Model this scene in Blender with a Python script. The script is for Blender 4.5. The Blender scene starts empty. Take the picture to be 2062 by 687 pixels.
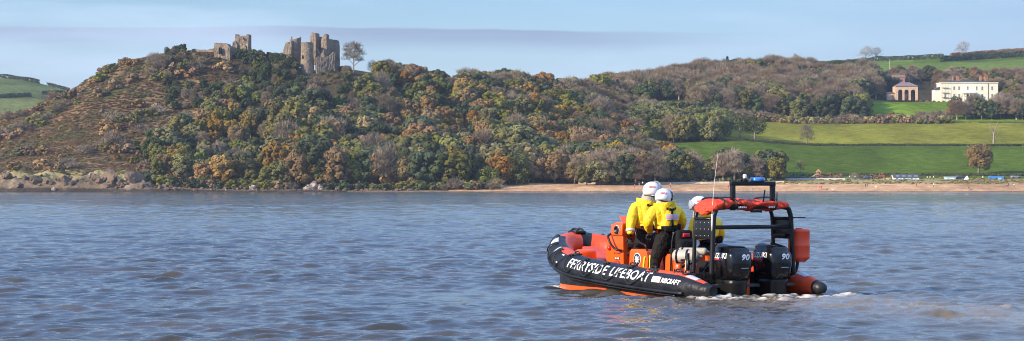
import bpy, bmesh, math, random
import numpy as np
from mathutils import Vector, Matrix, noise as mnoise

R = math.radians
DENOISE = True
sc = bpy.context.scene
C = sc.collection

# ------------------------------------------------------------------ camera
CAMH = 1.82; FPX = 4320.0; CX = 1031.0; HY = 377.6
cam_d = bpy.data.cameras.new('camera'); cam = bpy.data.objects.new('camera', cam_d); C.objects.link(cam)
cam.location = (0, 0, CAMH)
cam.rotation_euler = (R(90) + math.atan((HY - 343.5) / FPX), 0, 0)
cam_d.sensor_width = 36; cam_d.lens = 36 * FPX / 2062
cam_d.clip_start = 0.5; cam_d.clip_end = 9000
sc.camera = cam

# ------------------------------------------------------------------ world, sun, exposure
SUN_EL, SUN_AZ = 24.0, 30.0          # elevation; degrees in front of the picture plane, from the left
sdir = Vector((-math.cos(R(SUN_AZ)) * math.cos(R(SUN_EL)), -math.sin(R(SUN_AZ)) * math.cos(R(SUN_EL)), math.sin(R(SUN_EL))))
sun_d = bpy.data.lights.new('sun', 'SUN'); sun = bpy.data.objects.new('sun', sun_d); C.objects.link(sun)
sun_d.energy = 5.0; sun_d.angle = R(0.5); sun_d.color = (1.0, 0.83, 0.60)
sun.rotation_euler = sdir.to_track_quat('Z', 'Y').to_euler()
sun.location = (-60, -30, 60)

w = bpy.data.worlds.new('World'); sc.world = w; w.use_nodes = True
nt = w.node_tree; N = nt.nodes; L = nt.links
for n in list(N): N.remove(n)
out = N.new('ShaderNodeOutputWorld'); bg = N.new('ShaderNodeBackground'); bg.inputs[1].default_value = 0.085
sky = N.new('ShaderNodeTexSky'); sky.sky_type = 'NISHITA'; sky.sun_disc = False
sky.sun_elevation = R(SUN_EL); sky.sun_rotation = math.atan2(sdir.x, sdir.y)
sky.air_density = 1.0; sky.dust_density = 0.15; sky.ozone_density = 3.0; sky.altitude = 0
tc = N.new('ShaderNodeTexCoord'); sep = N.new('ShaderNodeSeparateXYZ'); L.new(tc.outputs['Generated'], sep.inputs[0])
def wm(op, a, b=None, c=None, clamp=False):
    m = N.new('ShaderNodeMath'); m.operation = op; m.use_clamp = clamp
    for i, v in enumerate((a, b, c)):
        if v is None: continue
        if isinstance(v, (int, float)): m.inputs[i].default_value = v
        else: L.new(v, m.inputs[i])
    return m.outputs[0]
def wsmooth(v, lo, hi):
    m = N.new('ShaderNodeMapRange'); m.interpolation_type = 'SMOOTHSTEP'
    L.new(v, m.inputs[0]); m.inputs[1].default_value = lo; m.inputs[2].default_value = hi
    return m.outputs[0]
az = wm('ARCTAN2', sep.outputs[0], sep.outputs[1]); el = sep.outputs[2]
# long thin lilac-grey cloud bank low over the hills: sharp top edge, soft underside
mp = N.new('ShaderNodeMapping'); mp.inputs['Scale'].default_value = (9, 9, 160); L.new(tc.outputs['Generated'], mp.inputs[0])
nz = N.new('ShaderNodeTexNoise'); nz.inputs['Scale'].default_value = 1.0; nz.inputs['Detail'].default_value = 4; L.new(mp.outputs[0], nz.inputs[0])
jit = wm('MULTIPLY', wm('SUBTRACT', nz.outputs[0], 0.5), 0.004)
mpl = N.new('ShaderNodeMapping'); mpl.inputs['Scale'].default_value = (6, 6, 0); L.new(tc.outputs['Generated'], mpl.inputs[0])
nzl = N.new('ShaderNodeTexNoise'); nzl.inputs['Scale'].default_value = 1.0; nzl.inputs['Detail'].default_value = 3; L.new(mpl.outputs[0], nzl.inputs[0])
top_e = wm('ADD', wm('ADD', wm('MULTIPLY', wm('ABSOLUTE', wm('ADD', az, 0.10)), -0.016), 0.0752), wm('MULTIPLY', wm('SUBTRACT', nzl.outputs[0], 0.5), 0.006))
d_top = wm('ADD', wm('SUBTRACT', top_e, el), jit)
cm = wm('MULTIPLY', wsmooth(d_top, -0.0004, 0.0012), wm('SUBTRACT', 1.0, wsmooth(d_top, 0.003, 0.0125)))
cm = wm('MULTIPLY', cm, wm('SUBTRACT', 1.0, wsmooth(az, 0.01, 0.14)))
cm = wm('MULTIPLY', cm, wm('ADD', 0.30, wm('MULTIPLY', nz.outputs[0], 1.3)), clamp=True)
mp2 = N.new('ShaderNodeMapping'); mp2.inputs['Scale'].default_value = (3.5, 3.5, 26); L.new(tc.outputs['Generated'], mp2.inputs[0])
nz2 = N.new('ShaderNodeTexNoise'); nz2.inputs['Scale'].default_value = 1.6; nz2.inputs['Detail'].default_value = 5; L.new(mp2.outputs[0], nz2.inputs[0])
wisp = wm('MULTIPLY', wsmooth(nz2.outputs[0], 0.40, 0.75), 0.38)
tint = N.new('ShaderNodeMixRGB'); tint.blend_type = 'MULTIPLY'; tint.inputs[0].default_value = 1.0
tint.inputs[2].default_value = (0.82, 0.905, 1.10, 1); L.new(sky.outputs[0], tint.inputs[1])
mx = N.new('ShaderNodeMixRGB'); L.new(cm, mx.inputs[0]); L.new(tint.outputs[0], mx.inputs[1]); mx.inputs[2].default_value = (2.75, 3.55, 5.05, 1)
mx2 = N.new('ShaderNodeMixRGB'); L.new(wisp, mx2.inputs[0]); L.new(mx.outputs[0], mx2.inputs[1]); mx2.inputs[2].default_value = (7.0, 8.4, 10.6, 1)
lift = N.new('ShaderNodeMapRange'); L.new(el, lift.inputs[0]); lift.inputs[1].default_value = 0.12; lift.inputs[2].default_value = 0.6; lift.inputs[3].default_value = 1.0; lift.inputs[4].default_value = 2.1
mx3 = N.new('ShaderNodeMixRGB'); mx3.blend_type = 'MULTIPLY'; mx3.inputs[0].default_value = 1
low = wm('MULTIPLY', wm('SUBTRACT', 1.0, wsmooth(el, 0.03, 0.085)), 0.55); mx4 = N.new('ShaderNodeMixRGB'); L.new(low, mx4.inputs[0]); L.new(mx2.outputs[0], mx4.inputs[1]); mx4.inputs[2].default_value = (3.9, 4.9, 6.9, 1)
mx5 = N.new('ShaderNodeMixRGB'); L.new(wm('MULTIPLY', wsmooth(az, -0.02, 0.28), 0.55), mx5.inputs[0]); L.new(mx4.outputs[0], mx5.inputs[1]); mx5.inputs[2].default_value = (2.9, 3.95, 5.8, 1)
L.new(mx5.outputs[0], mx3.inputs[1]); lc = N.new('ShaderNodeCombineXYZ')
for _i, _g in enumerate((0.82, 1.0, 1.18)): L.new(wm('POWER', lift.outputs[0], _g), lc.inputs[_i])
L.new(lc.outputs[0], mx3.inputs[2])
L.new(mx3.outputs[0], bg.inputs[0]); L.new(bg.outputs[0], out.inputs[0])

sc.view_settings.view_transform = 'Standard'; sc.view_settings.look = 'None'
sc.view_settings.gamma = 1; sc.view_settings.exposure = 0.62; sc.view_settings.use_curve_mapping = False
sc.render.engine = 'CYCLES'
cy = sc.cycles
cy.max_bounces = 5; cy.diffuse_bounces = 2; cy.glossy_bounces = 3; cy.transparent_max_bounces = 6; cy.volume_bounces = 0
cy.use_denoising = DENOISE; cy.caustics_reflective = False; cy.caustics_refractive = False
cy.sample_clamp_indirect = 4; cy.filter_width = 1.0

# ------------------------------------------------------------------ helpers
HAZE = 0.000065
rng = np.random.default_rng(7); random.seed(7)

def mat(name, col, rough=0.6, metal=0.0, var=0.0, vscale=4.0, bump=0.0, bscale=20.0, spec=0.5, col2=None, hue_rand=0.0, coat=0.0, trans=0.0, emit=0.0):
    m = bpy.data.materials.new(name); m.use_nodes = True
    n = m.node_tree.nodes; l = m.node_tree.links; p = n['Principled BSDF']
    p.inputs['Roughness'].default_value = rough; p.inputs['Metallic'].default_value = metal
    p.inputs['Specular IOR Level'].default_value = spec
    if coat: p.inputs['Coat Weight'].default_value = coat; p.inputs['Coat Roughness'].default_value = 0.08
    if trans: p.inputs['Transmission Weight'].default_value = trans
    c4 = (*col, 1)
    p.inputs['Base Color'].default_value = c4
    t = n.new('ShaderNodeTexCoord'); src = None
    if var or col2:
        nz = n.new('ShaderNodeTexNoise'); nz.inputs['Scale'].default_value = vscale; nz.inputs['Detail'].default_value = 6
        l.new(t.outputs['Object'], nz.inputs['Vector'])
        cr = n.new('ShaderNodeValToRGB'); cr.color_ramp.elements[0].position = 0.32; cr.color_ramp.elements[1].position = 0.68
        a = col2 if col2 else tuple(c * (1 - var) for c in col); b = col if col2 else tuple(min(1, c * (1 + var)) for c in col)
        cr.color_ramp.elements[0].color = (*a, 1); cr.color_ramp.elements[1].color = (*b, 1)
        l.new(nz.outputs[0], cr.inputs[0]); src = cr.outputs[0]
    if hue_rand:
        oi = n.new('ShaderNodeObjectInfo'); hs = n.new('ShaderNodeHueSaturation')
        def mr(lo, hi, mul):
            a = n.new('ShaderNodeMath'); a.operation = 'MULTIPLY'; l.new(oi.outputs['Random'], a.inputs[0]); a.inputs[1].default_value = mul
            b = n.new('ShaderNodeMath'); b.operation = 'FRACT'; l.new(a.outputs[0], b.inputs[0])
            c = n.new('ShaderNodeMapRange'); l.new(b.outputs[0], c.inputs[0]); c.inputs[3].default_value = lo; c.inputs[4].default_value = hi
            return c.outputs[0]
        l.new(mr(0.5 - hue_rand, 0.5 + hue_rand, 1.0), hs.inputs['Hue']); l.new(mr(0.8, 1.2, 7.13), hs.inputs['Saturation']); l.new(mr(0.72, 1.32, 31.7), hs.inputs['Value'])
        if src: l.new(src, hs.inputs['Color'])
        else: hs.inputs['Color'].default_value = c4
        src = hs.outputs[0]
    if src: l.new(src, p.inputs['Base Color'])
    if bump:
        nb = n.new('ShaderNodeTexNoise'); nb.inputs['Scale'].default_value = bscale; nb.inputs['Detail'].default_value = 5
        l.new(t.outputs['Object'], nb.inputs['Vector'])
        bn = n.new('ShaderNodeBump'); bn.inputs['Strength'].default_value = bump; bn.inputs['Distance'].default_value = 1.0 / bscale
        l.new(nb.outputs[0], bn.inputs['Height']); l.new(bn.outputs[0], p.inputs['Normal'])
    if emit:
        p.inputs['Emission Color'].default_value = c4; p.inputs['Emission Strength'].default_value = emit
    return m

def W(px, py, Y):   # a picture direction at a real distance -> world point
    return Vector(((px - CX) / FPX * Y, Y, CAMH + (HY - py) * Y / FPX))
def Z(py, Y): return CAMH + (HY - py) * Y / FPX
def XX(px, Y): return (px - CX) / FPX * Y

WORLD = {}       # object name -> world matrix
def tag(o, label=None, cat=None, group=None, kind=None):
    if label: o['label'] = label
    if cat: o['category'] = cat
    if group: o['group'] = group
    if kind: o['kind'] = kind
    return o
def thing(name, label, cat, loc=(0, 0, 0), rotz=0, group=None):
    o = bpy.data.objects.new(name, None); C.objects.link(o); o.empty_display_size = 0.2
    o.location = loc; o.rotation_euler = (0, 0, rotz)
    WORLD[o.name] = Matrix.Translation(Vector(loc)) @ Matrix.Rotation(rotz, 4, 'Z')
    return tag(o, label, cat, group)
def mesh_np(name, V, F, mats=None, midx=None, smooth=False):
    me = bpy.data.meshes.new(name)
    V = np.asarray(V, np.float32)
    if isinstance(F, np.ndarray):
        k = F.shape[1]; nf = len(F)
        me.vertices.add(len(V)); me.vertices.foreach_set('co', V.ravel())
        me.loops.add(nf * k); me.loops.foreach_set('vertex_index', F.astype(np.int32).ravel())
        me.polygons.add(nf); me.polygons.foreach_set('loop_start', np.arange(0, nf * k, k, dtype=np.int32))
        me.update(calc_edges=True)
    else:
        me.from_pydata(V.tolist(), [], [list(f) for f in F]); me.update()
    for m in (mats or []): me.materials.append(m)
    if midx is not None: me.polygons.foreach_set('material_index', np.asarray(midx, np.int32))
    me.polygons.foreach_set('use_smooth', [smooth] * len(me.polygons))
    return me

class MB:
    """collects shapes; build() links them as ONE mesh object"""
    def __init__(s): s.V = []; s.F = []; s.M = []; s.S = []
    def add(s, V, F, m=0, smooth=False):
        k = len(s.V); s.V += [tuple(v) for v in V]; s.F += [tuple(i + k for i in f) for f in F]
        s.M += [m] * len(F); s.S += [smooth] * len(F); return s
    def box(s, c, size, rot=None, m=0, bev=0.0, taper=1.0):
        bm = bmesh.new(); bmesh.ops.create_cube(bm, size=1)
        for v in bm.verts:
            v.co = Vector((v.co.x * size[0] * (taper if v.co.z > 0 else 1), v.co.y * size[1] * (taper if v.co.z > 0 else 1), v.co.z * size[2]))
        if bev: bmesh.ops.bevel(bm, geom=list(bm.edges), offset=bev, segments=2, affect='EDGES', profile=0.5)
        M = (rot.to_4x4() if rot is not None else Matrix.Identity(4)); M = Matrix.Translation(Vector(c)) @ M
        bm.transform(M); bm.verts.ensure_lookup_table()
        s.add([v.co[:] for v in bm.verts], [[v.index for v in f.verts] for f in bm.faces], m, bool(bev)); bm.free(); return s
    def loft(s, rings, m=0, cap=True, smooth=True):
        n = len(rings[0]); V = [p for r in rings for p in r]; F = []
        for i in range(len(rings) - 1):
            for j in range(n):
                F.append((i * n + j, i * n + (j + 1) % n, (i + 1) * n + (j + 1) % n, (i + 1) * n + j))
        k = len(s.V); s.add(V, F, m, smooth)
        if cap:
            s.F.append(tuple(k + j for j in reversed(range(n)))); s.M.append(m); s.S.append(False)
            b = k + (len(rings) - 1) * n
            s.F.append(tuple(b + j for j in range(n))); s.M.append(m); s.S.append(False)
        return s
    def tube(s, path, r, n=8, m=0, cap=True, smooth=True):
        P = [Vector(p) for p in path]; rs = r if hasattr(r, '__len__') else [r] * len(P)
        rings = []; up = None
        for i, p in enumerate(P):
            t = (P[min(i + 1, len(P) - 1)] - P[max(i - 1, 0)])
            if t.length < 1e-9: t = Vector((0, 0, 1))
            t.normalize()
            if up is None: up = Vector((0, 0, 1)) if abs(t.z) < 0.9 else Vector((1, 0, 0))
            a = t.cross(up).normalized(); up = a.cross(t).normalized()
            rings.append([p + (a * math.cos(2 * math.pi * j / n) + up * math.sin(2 * math.pi * j / n)) * rs[i] for j in range(n)])
        return s.loft(rings, m, cap, smooth)
    def lathe(s, prof, c=(0, 0, 0), axis='Z', n=16, m=0, rot=None):
        rings = []
        for (r, h) in prof:
            rings.append([Vector((r * math.cos(2 * math.pi * j / n), r * math.sin(2 * math.pi * j / n), h)) for j in range(n)])
        Q = {'Z': Matrix.Identity(3), 'X': Matrix.Rotation(R(90), 3, 'Y'), 'Y': Matrix.Rotation(R(-90), 3, 'X')}[axis]
        if rot is not None: Q = rot @ Q
        rings = [[Q @ p + Vector(c) for p in r] for r in rings]
        return s.loft(rings, m, True, True)
    def sphere(s, c, r, m=0, seg=12, rot=None, fn=None):
        rr = r if hasattr(r, '__len__') else (r, r, r)
        bm = bmesh.new(); bmesh.ops.create_uvsphere(bm, u_segments=seg, v_segments=max(6, seg * 2 // 3), radius=1)
        for v in bm.verts:
            q = Vector((v.co.x * rr[0], v.co.y * rr[1], v.co.z * rr[2]))
            if fn: q = fn(q)
            if rot is not None: q = rot @ q
            v.co = q + Vector(c)
        s.add([v.co[:] for v in bm.verts], [[v.index for v in f.verts] for f in bm.faces], m, True); bm.free(); return s
    def build(s, name, mats, parent=None, world=False):
        if not isinstance(mats, (list, tuple)): mats = [mats]
        V = s.V
        if world and parent is not None:
            Mi = WORLD[parent.name].inverted(); V = [tuple(Mi @ Vector(v)) for v in V]
        me = bpy.data.meshes.new(name); me.from_pydata(V, [], s.F); me.update()
        for m in mats: me.materials.append(m)
        me.polygons.foreach_set('material_index', s.M); me.polygons.foreach_set('use_smooth', s.S)
        o = bpy.data.objects.new(name, me); C.objects.link(o)
        if parent is not None: o.parent = parent; WORLD[o.name] = WORLD.get(parent.name, Matrix.Identity(4))
        else: WORLD[o.name] = Matrix.Identity(4)
        return o
def link(name, me, parent=None, loc=(0, 0, 0)):
    o = bpy.data.objects.new(name, me); C.objects.link(o); o.location = loc
    if parent is not None: o.parent = parent; WORLD[o.name] = WORLD.get(parent.name, Matrix.Identity(4))
    else: WORLD[o.name] = Matrix.Translation(Vector(loc))
    return o
def recenter(o):
    """put a single-mesh thing's origin at the bottom middle of its shape"""
    me = o.data; n = len(me.vertices); co = np.empty(n * 3, np.float32); me.vertices.foreach_get('co', co); co = co.reshape(-1, 3)
    c = np.array([(co[:, 0].min() + co[:, 0].max()) / 2, (co[:, 1].min() + co[:, 1].max()) / 2, co[:, 2].min()], np.float32)
    me.vertices.foreach_set('co', (co - c).ravel()); me.update(); o.location = Vector(o.location) + Vector(c.tolist()); return o
def ptsmooth(P, n=6):   # Catmull-Rom through points
    P = [Vector(p) for p in P]; out = []
    for i in range(len(P) - 1):
        a = P[max(i - 1, 0)]; b = P[i]; c = P[i + 1]; d = P[min(i + 2, len(P) - 1)]
        for k in range(n):
            t = k / n
            out.append(0.5 * ((2 * b) + (c - a) * t + (2 * a - 5 * b + 4 * c - d) * t * t + (3 * b - 3 * c + d - a) * t ** 3))
    out.append(P[-1]); return out
def text2d(body, height, width=None, bold=0.0, shear=0.0, cuts=0):
    """letters as flat faces: list of 2D verts + faces, lower-left at 0,0, scaled to height (and width)"""
    cu = bpy.data.curves.new('t', 'FONT'); cu.body = body; cu.size = 1; cu.offset = bold; cu.shear = shear; cu.resolution_u = 3
    cu.space_character = 1.05
    o = bpy.data.objects.new('t', cu); C.objects.link(o)
    dg = bpy.context.evaluated_depsgraph_get(); dg.update()
    me = bpy.data.meshes.new_from_object(o.evaluated_get(dg))
    bm = bmesh.new(); bm.from_mesh(me); bmesh.ops.triangulate(bm, faces=bm.faces)
    xs = [v.co.x for v in bm.verts]; ys = [v.co.y for v in bm.verts]
    x0, x1, y0, y1 = min(xs), max(xs), min(ys), max(ys)
    sy = height / (y1 - y0); sx = width / (x1 - x0) if width else sy
    for v in bm.verts: v.co = Vector(((v.co.x - x0) * sx, (v.co.y - y0) * sy, 0))
    for i in range(1, cuts):
        bmesh.ops.bisect_plane(bm, geom=bm.verts[:] + bm.edges[:] + bm.faces[:], plane_co=(0, height * i / cuts, 0), plane_no=(0, 1, 0))
    if cuts and width:
        m = int(width / (height / cuts) / 1.5)
        for i in range(1, m):
            bmesh.ops.bisect_plane(bm, geom=bm.verts[:] + bm.edges[:] + bm.faces[:], plane_co=(width * i / m, 0, 0), plane_no=(1, 0, 0))
    bm.verts.ensure_lookup_table()
    V = [(v.co.x, v.co.y) for v in bm.verts]; F = [[v.index for v in f.verts] for f in bm.faces]
    bm.free(); bpy.data.objects.remove(o); bpy.data.curves.remove(cu); bpy.data.meshes.remove(me)
    return V, F, max(v[0] for v in V), height
def quad2d(w_, h_, nx=1, ny=1):
    V = [(w_ * i / nx, h_ * j / ny) for j in range(ny + 1) for i in range(nx + 1)]
    F = [(j * (nx + 1) + i, j * (nx + 1) + i + 1, (j + 1) * (nx + 1) + i + 1, (j + 1) * (nx + 1) + i) for j in range(ny) for i in range(nx)]
    return V, F
def skin(name, J, E, root, mats, parent=None, subsurf=2, world=False, flat_axis=None):
    """one continuous skinned surface. J: name -> (point, radius or (rx, ry)); E: list of pairs"""
    keys = list(J); me = bpy.data.meshes.new('sk')
    me.from_pydata([tuple(J[k][0]) for k in keys], [(keys.index(a), keys.index(b)) for a, b in E], [])
    o = bpy.data.objects.new('sk', me); C.objects.link(o)
    md = o.modifiers.new('s', 'SKIN'); md.use_smooth_shade = True
    sv = me.skin_vertices[0].data
    for i, k in enumerate(keys):
        r = J[k][1]; sv[i].radius = r if hasattr(r, '__len__') else (r, r); sv[i].use_root = (k == root)
    sb = o.modifiers.new('b', 'SUBSURF'); sb.levels = subsurf; sb.render_levels = subsurf
    dg = bpy.context.evaluated_depsgraph_get(); dg.update()
    m2 = bpy.data.meshes.new_from_object(o.evaluated_get(dg)); m2.name = name
    bpy.data.objects.remove(o); bpy.data.meshes.remove(me)
    if world and parent is not None: m2.transform(WORLD[parent.name].inverted())
    m2.materials.clear()
    for m in (mats if isinstance(mats, (list, tuple)) else [mats]): m2.materials.append(m)
    for p in m2.polygons: p.use_smooth = True; p.material_index = 0
    return link(name, m2, parent)

# ------------------------------------------------------------------ terrain heights
KY = np.array([838, 846, 858, 900, 950, 1000, 1050, 1120, 1200, 1300, 1450, 1600, 1800, 2100], float)
TAB = {  # px : ground row in the picture at each distance
 -900: [387, 385, 382, 372, 365, 362, 360, 360, 360, 360, 360, 360, 360, 360],
 -300: [387, 362, 350, 335, 315, 305, 320, 340, 355, 360, 360, 360, 360, 360],
 -60:  [387, 362, 350, 325, 288, 258, 265, 300, 330, 350, 355, 358, 360, 360],
 60:   [387, 361, 349, 312, 262, 220, 226, 262, 310, 345, 352, 356, 360, 360],
 130:  [387, 360, 349, 305, 243, 188, 192, 230, 292, 340, 350, 354, 360, 360],
 200:  [387, 361, 350, 300, 226, 156, 158, 200, 275, 335, 350, 352, 356, 358],
 250:  [387, 366, 354, 300, 216, 134, 136, 180, 262, 330, 348, 350, 352, 354],
 320:  [387, 376, 362, 312, 222, 118, 116, 150, 240, 320, 345, 350, 352, 354],
 400:  [387, 380, 374, 322, 218, 112, 108, 138, 232, 312, 340, 350, 352, 354],
 480:  [387, 382, 378, 328, 220, 113, 112, 138, 230, 305, 335, 345, 350, 352],
 560:  [387, 382, 379, 330, 222, 118, 116, 138, 228, 300, 330, 340, 345, 350],
 620:  [387, 382, 379, 334, 232, 142, 140, 152, 228, 295, 325, 335, 340, 345],
 680:  [387, 383, 380, 338, 240, 144, 142, 156, 226, 290, 320, 330, 335, 340],
 760:  [387, 383, 381, 345, 252, 156, 150, 168, 222, 280, 310, 320, 330, 335],
 830:  [387, 383, 381, 352, 270, 182, 166, 176, 218, 270, 300, 310, 320, 330],
 950:  [387, 383, 380, 360, 292, 222, 194, 182, 200, 240, 280, 290, 300, 310],
 1060: [387, 383, 378, 363, 315, 258, 220, 191, 187, 205, 240, 260, 280, 290],
 1180: [387, 383, 377, 366, 338, 295, 254, 212, 196, 189, 203, 230, 240, 250],
 1280: [387, 383, 377, 366, 342, 316, 290, 255, 228, 203, 188, 200, 215, 225],
 1400: [387, 383, 377, 364, 335, 307, 286, 262, 232, 202, 163, 170, 178, 190],
 1500: [387, 383, 377, 362, 332, 307, 287, 265, 238, 200, 150, 152, 158, 160],
 1600: [387, 383, 376, 361, 332, 310, 293, 270, 247, 202, 155, 136, 130, 140],
 1700: [387, 383, 376, 361, 333, 313, 294, 272, 247, 206, 158, 134, 125, 130],
 1820: [387, 383, 376, 361, 334, 313, 294, 272, 246, 206, 153, 134, 121, 119],
 1940: [387, 383, 376, 361, 335, 313, 294, 272, 246, 206, 155, 131, 116, 110],
 2062: [387, 383, 376, 361, 335, 313, 294, 272, 246, 206, 155, 127, 111, 102],
 2400: [387, 383, 376, 361, 335, 313, 294, 272, 246, 206, 155, 125, 108, 98],
 3000: [387, 383, 376, 361, 335, 313, 294, 272, 246, 206, 155, 125, 108, 98]}
for _k in TAB:          # level terrace the mansion stands on
    _v = TAB[_k]; _n = _v[9] * .7 + _v[10] * .3; _w = min(max((_k - 1700) / 90, 0), 1); _v.insert(10, _n * (1 - _w) + 205 * _w)
KY = np.insert(KY, 10, 1345.0)
PXK = np.array(sorted(TAB), float)
ZT = np.array([[Z(p, y) for p, y in zip(TAB[int(k)], KY)] for k in PXK])     # heights in metres
def _sstep(t): return t * t * (3 - 2 * t)
def vnoise(x, y, seed=0):
    x = np.asarray(x, float); y = np.asarray(y, float)
    xi = np.floor(x); yi = np.floor(y); fx = _sstep(x - xi); fy = _sstep(y - yi)
    def h(a, b):
        s = np.sin(a * 127.1 + b * 311.7 + seed * 74.7) * 43758.5453; return s - np.floor(s)
    return (h(xi, yi) * (1 - fx) + h(xi + 1, yi) * fx) * (1 - fy) + (h(xi, yi + 1) * (1 - fx) + h(xi + 1, yi + 1) * fx) * fy
def fbm(x, y, seed=0, o=4):
    s = 0; a = 0.5
    for i in range(o): s = s + a * vnoise(x * 2 ** i, y * 2 ** i, seed + i * 3); a *= 0.5
    return s
def height(x, y):
    x = np.asarray(x, float); y = np.asarray(y, float)
    px = x / y * FPX + CX
    i = np.clip(np.searchsorted(PXK, px) - 1, 0, len(PXK) - 2); u = np.clip((px - PXK[i]) / (PXK[i + 1] - PXK[i]), 0, 1)
    j = np.clip(np.searchsorted(KY, y) - 1, 0, len(KY) - 2); v = np.clip((y - KY[j]) / (KY[j + 1] - KY[j]), 0, 1)
    us = _sstep(u) * 0.5 + u * 0.5
    z = (ZT[i, j] * (1 - us) + ZT[i + 1, j] * us) * (1 - v) + (ZT[i, j + 1] * (1 - us) + ZT[i + 1, j + 1] * us) * v
    amp = np.clip((y - 880) / 60, 0, 1) * (1 - .7 * np.clip((px - 1700) / 80, 0, 1))
    hill = np.clip((1250 - px) / 200, 0, 1)
    z = z + amp * ((fbm(x / 38, y / 38, 1) - 0.47) * (3.0 + 5.0 * hill) + hill * (fbm(x / 9, y / 9, 5) - 0.47) * 0.9)
    # rocky foot of the left headland
    cl = np.clip((330 - px) / 40, 0, 1) * np.clip((y - 839) / 4, 0, 1) * np.clip((866 - y) / 10, 0, 1)
    z = z + cl * ((fbm(x / 5, y / 4, 9) - 0.45) * 5.0 + (fbm(x / 1.7, y / 1.5, 19) - 0.45) * 2.2)
    return z
def H(x, y): return float(height(x, y))
def on(px, Y, dz=0.0): x = XX(px, Y); return Vector((x, Y, H(x, Y) + dz))

# ------------------------------------------------------------------ setting: terrain
GR = {'sand': (0.50, 0.30, 0.16), 'wet': (0.22, 0.15, 0.10), 'dune': (0.29, 0.24, 0.11), 'wood': (0.060, 0.050, 0.028),
      'field': (0.078, 0.118, 0.014), 'light': (0.188, 0.182, 0.024), 'lawn': (0.125, 0.195, 0.016), 'upper': (0.115, 0.165, 0.028),
      'bracken': (0.165, 0.112, 0.060), 'rock': (0.185, 0.138, 0.092), 'tide': (0.062, 0.050, 0.040), 'scrub': (0.070, 0.075, 0.030)}
def ground_region(px, y, x, z):
    n1 = fbm(x / 14, y / 14, 21); n2 = fbm(x / 40, y / 40, 33)
    col = np.empty(px.shape + (3,)); col[:] = GR['wood']
    def put(mask, c): col[mask] = GR[c]
    ey = y + (n1 - 0.47) * 10
    right = px > 1240 + (n1 - 0.5) * 60
    put(right & (ey > 903) & (y < 1050), 'field')
    put(right & (y >= 1050) & (ey < 1196), 'light')
    put((px > 1300) & (px < 1410) & (ey > 1195) & (ey < 1290), 'lawn')
    put((px > 1730) & (ey > 1203) & (ey < 1330), 'lawn')
    put((px > 1560) & (ey > 1432), 'upper'); put((px > 1840) & (ey > 1680), 'field')
    br = (px < 420 + (n2 - 0.5) * 160) & (y > 850)
    put(br, 'bracken')
    put(br & (n1 > 0.57), 'scrub'); put(br & (n2 > 0.56) & (n1 < 0.5), 'dune')
    put((px < 340) & (y < 866) & (z < 9.2 + (n1 - .5) * 3), 'dune'); put((px < 340) & (y < 860) & (z < 5.6 + (n1 - .5) * 4), 'rock')
    put((y < 850) & (z < 1.5 + (n1 - .5) * 1.6) & (px < 925), 'tide')
    strat = (px < 340) & (y < 860) & (z < 6.6 + (n1 - .5) * 4); st_ = 0.72 + 0.75 * fbm((z + x * .35) * 1.1, x * .12, 51); strat &= ~((y < 850) & (z < 1.5 + (n1 - .5) * 1.6)); col[strat] *= st_[strat][:, None]
    put((px >= 340) & (y < 848), 'rock'); put((px >= 340) & (y < 844 + (n1 - .5) * 5) & (px < 925), 'tide')
    put((px > 900 + (n1 - .5) * 60) & (y < 868 + np.clip(px - 930, 0, 200) * .18), 'sand')
    put((px > 1480) & (y > 876 + (n1 - .5) * 8) & (y < 903), 'dune')
    put((px > 1200) & (px <= 1480) & (y > 884) & (y < 903), 'dune')
    put((y < 841.5) & (px > 700), 'wet')
    return col
ys = np.unique(np.concatenate([np.linspace(830, 870, 41), np.linspace(870, 1060, 96), np.linspace(1050, 1500, 130), np.linspace(1500, 2150, 66), np.linspace(2200, 2900, 6), KY]))
pxs = np.concatenate([np.linspace(-900, -140, 30), np.linspace(-135, 2200, 560), np.linspace(2230, 3000, 20)])
PXG, YG = np.meshgrid(pxs, ys); XG = (PXG - CX) / FPX * YG
ZG = height(XG, YG); ZG[YG < 837] = -1.5
far_ = YG > 2150; ZG[far_] -= (YG[far_] - 2150) * 0.03
nr, nc = YG.shape; idx = np.arange(nr * nc).reshape(nr, nc)
Fq = np.stack([idx[:-1, :-1], idx[:-1, 1:], idx[1:, 1:], idx[1:, :-1]], -1).reshape(-1, 4)
tm = mesh_np('terrain', np.stack([XG, YG, ZG], -1).reshape(-1, 3), Fq, smooth=True)
colr = ground_region(PXG, YG, XG, ZG).reshape(-1, 3)
at = tm.attributes.new('ground_colour', 'FLOAT_COLOR', 'POINT'); at.data.foreach_set('color', np.concatenate([colr, np.ones((len(colr), 1))], 1).astype(np.float32).ravel())
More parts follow.
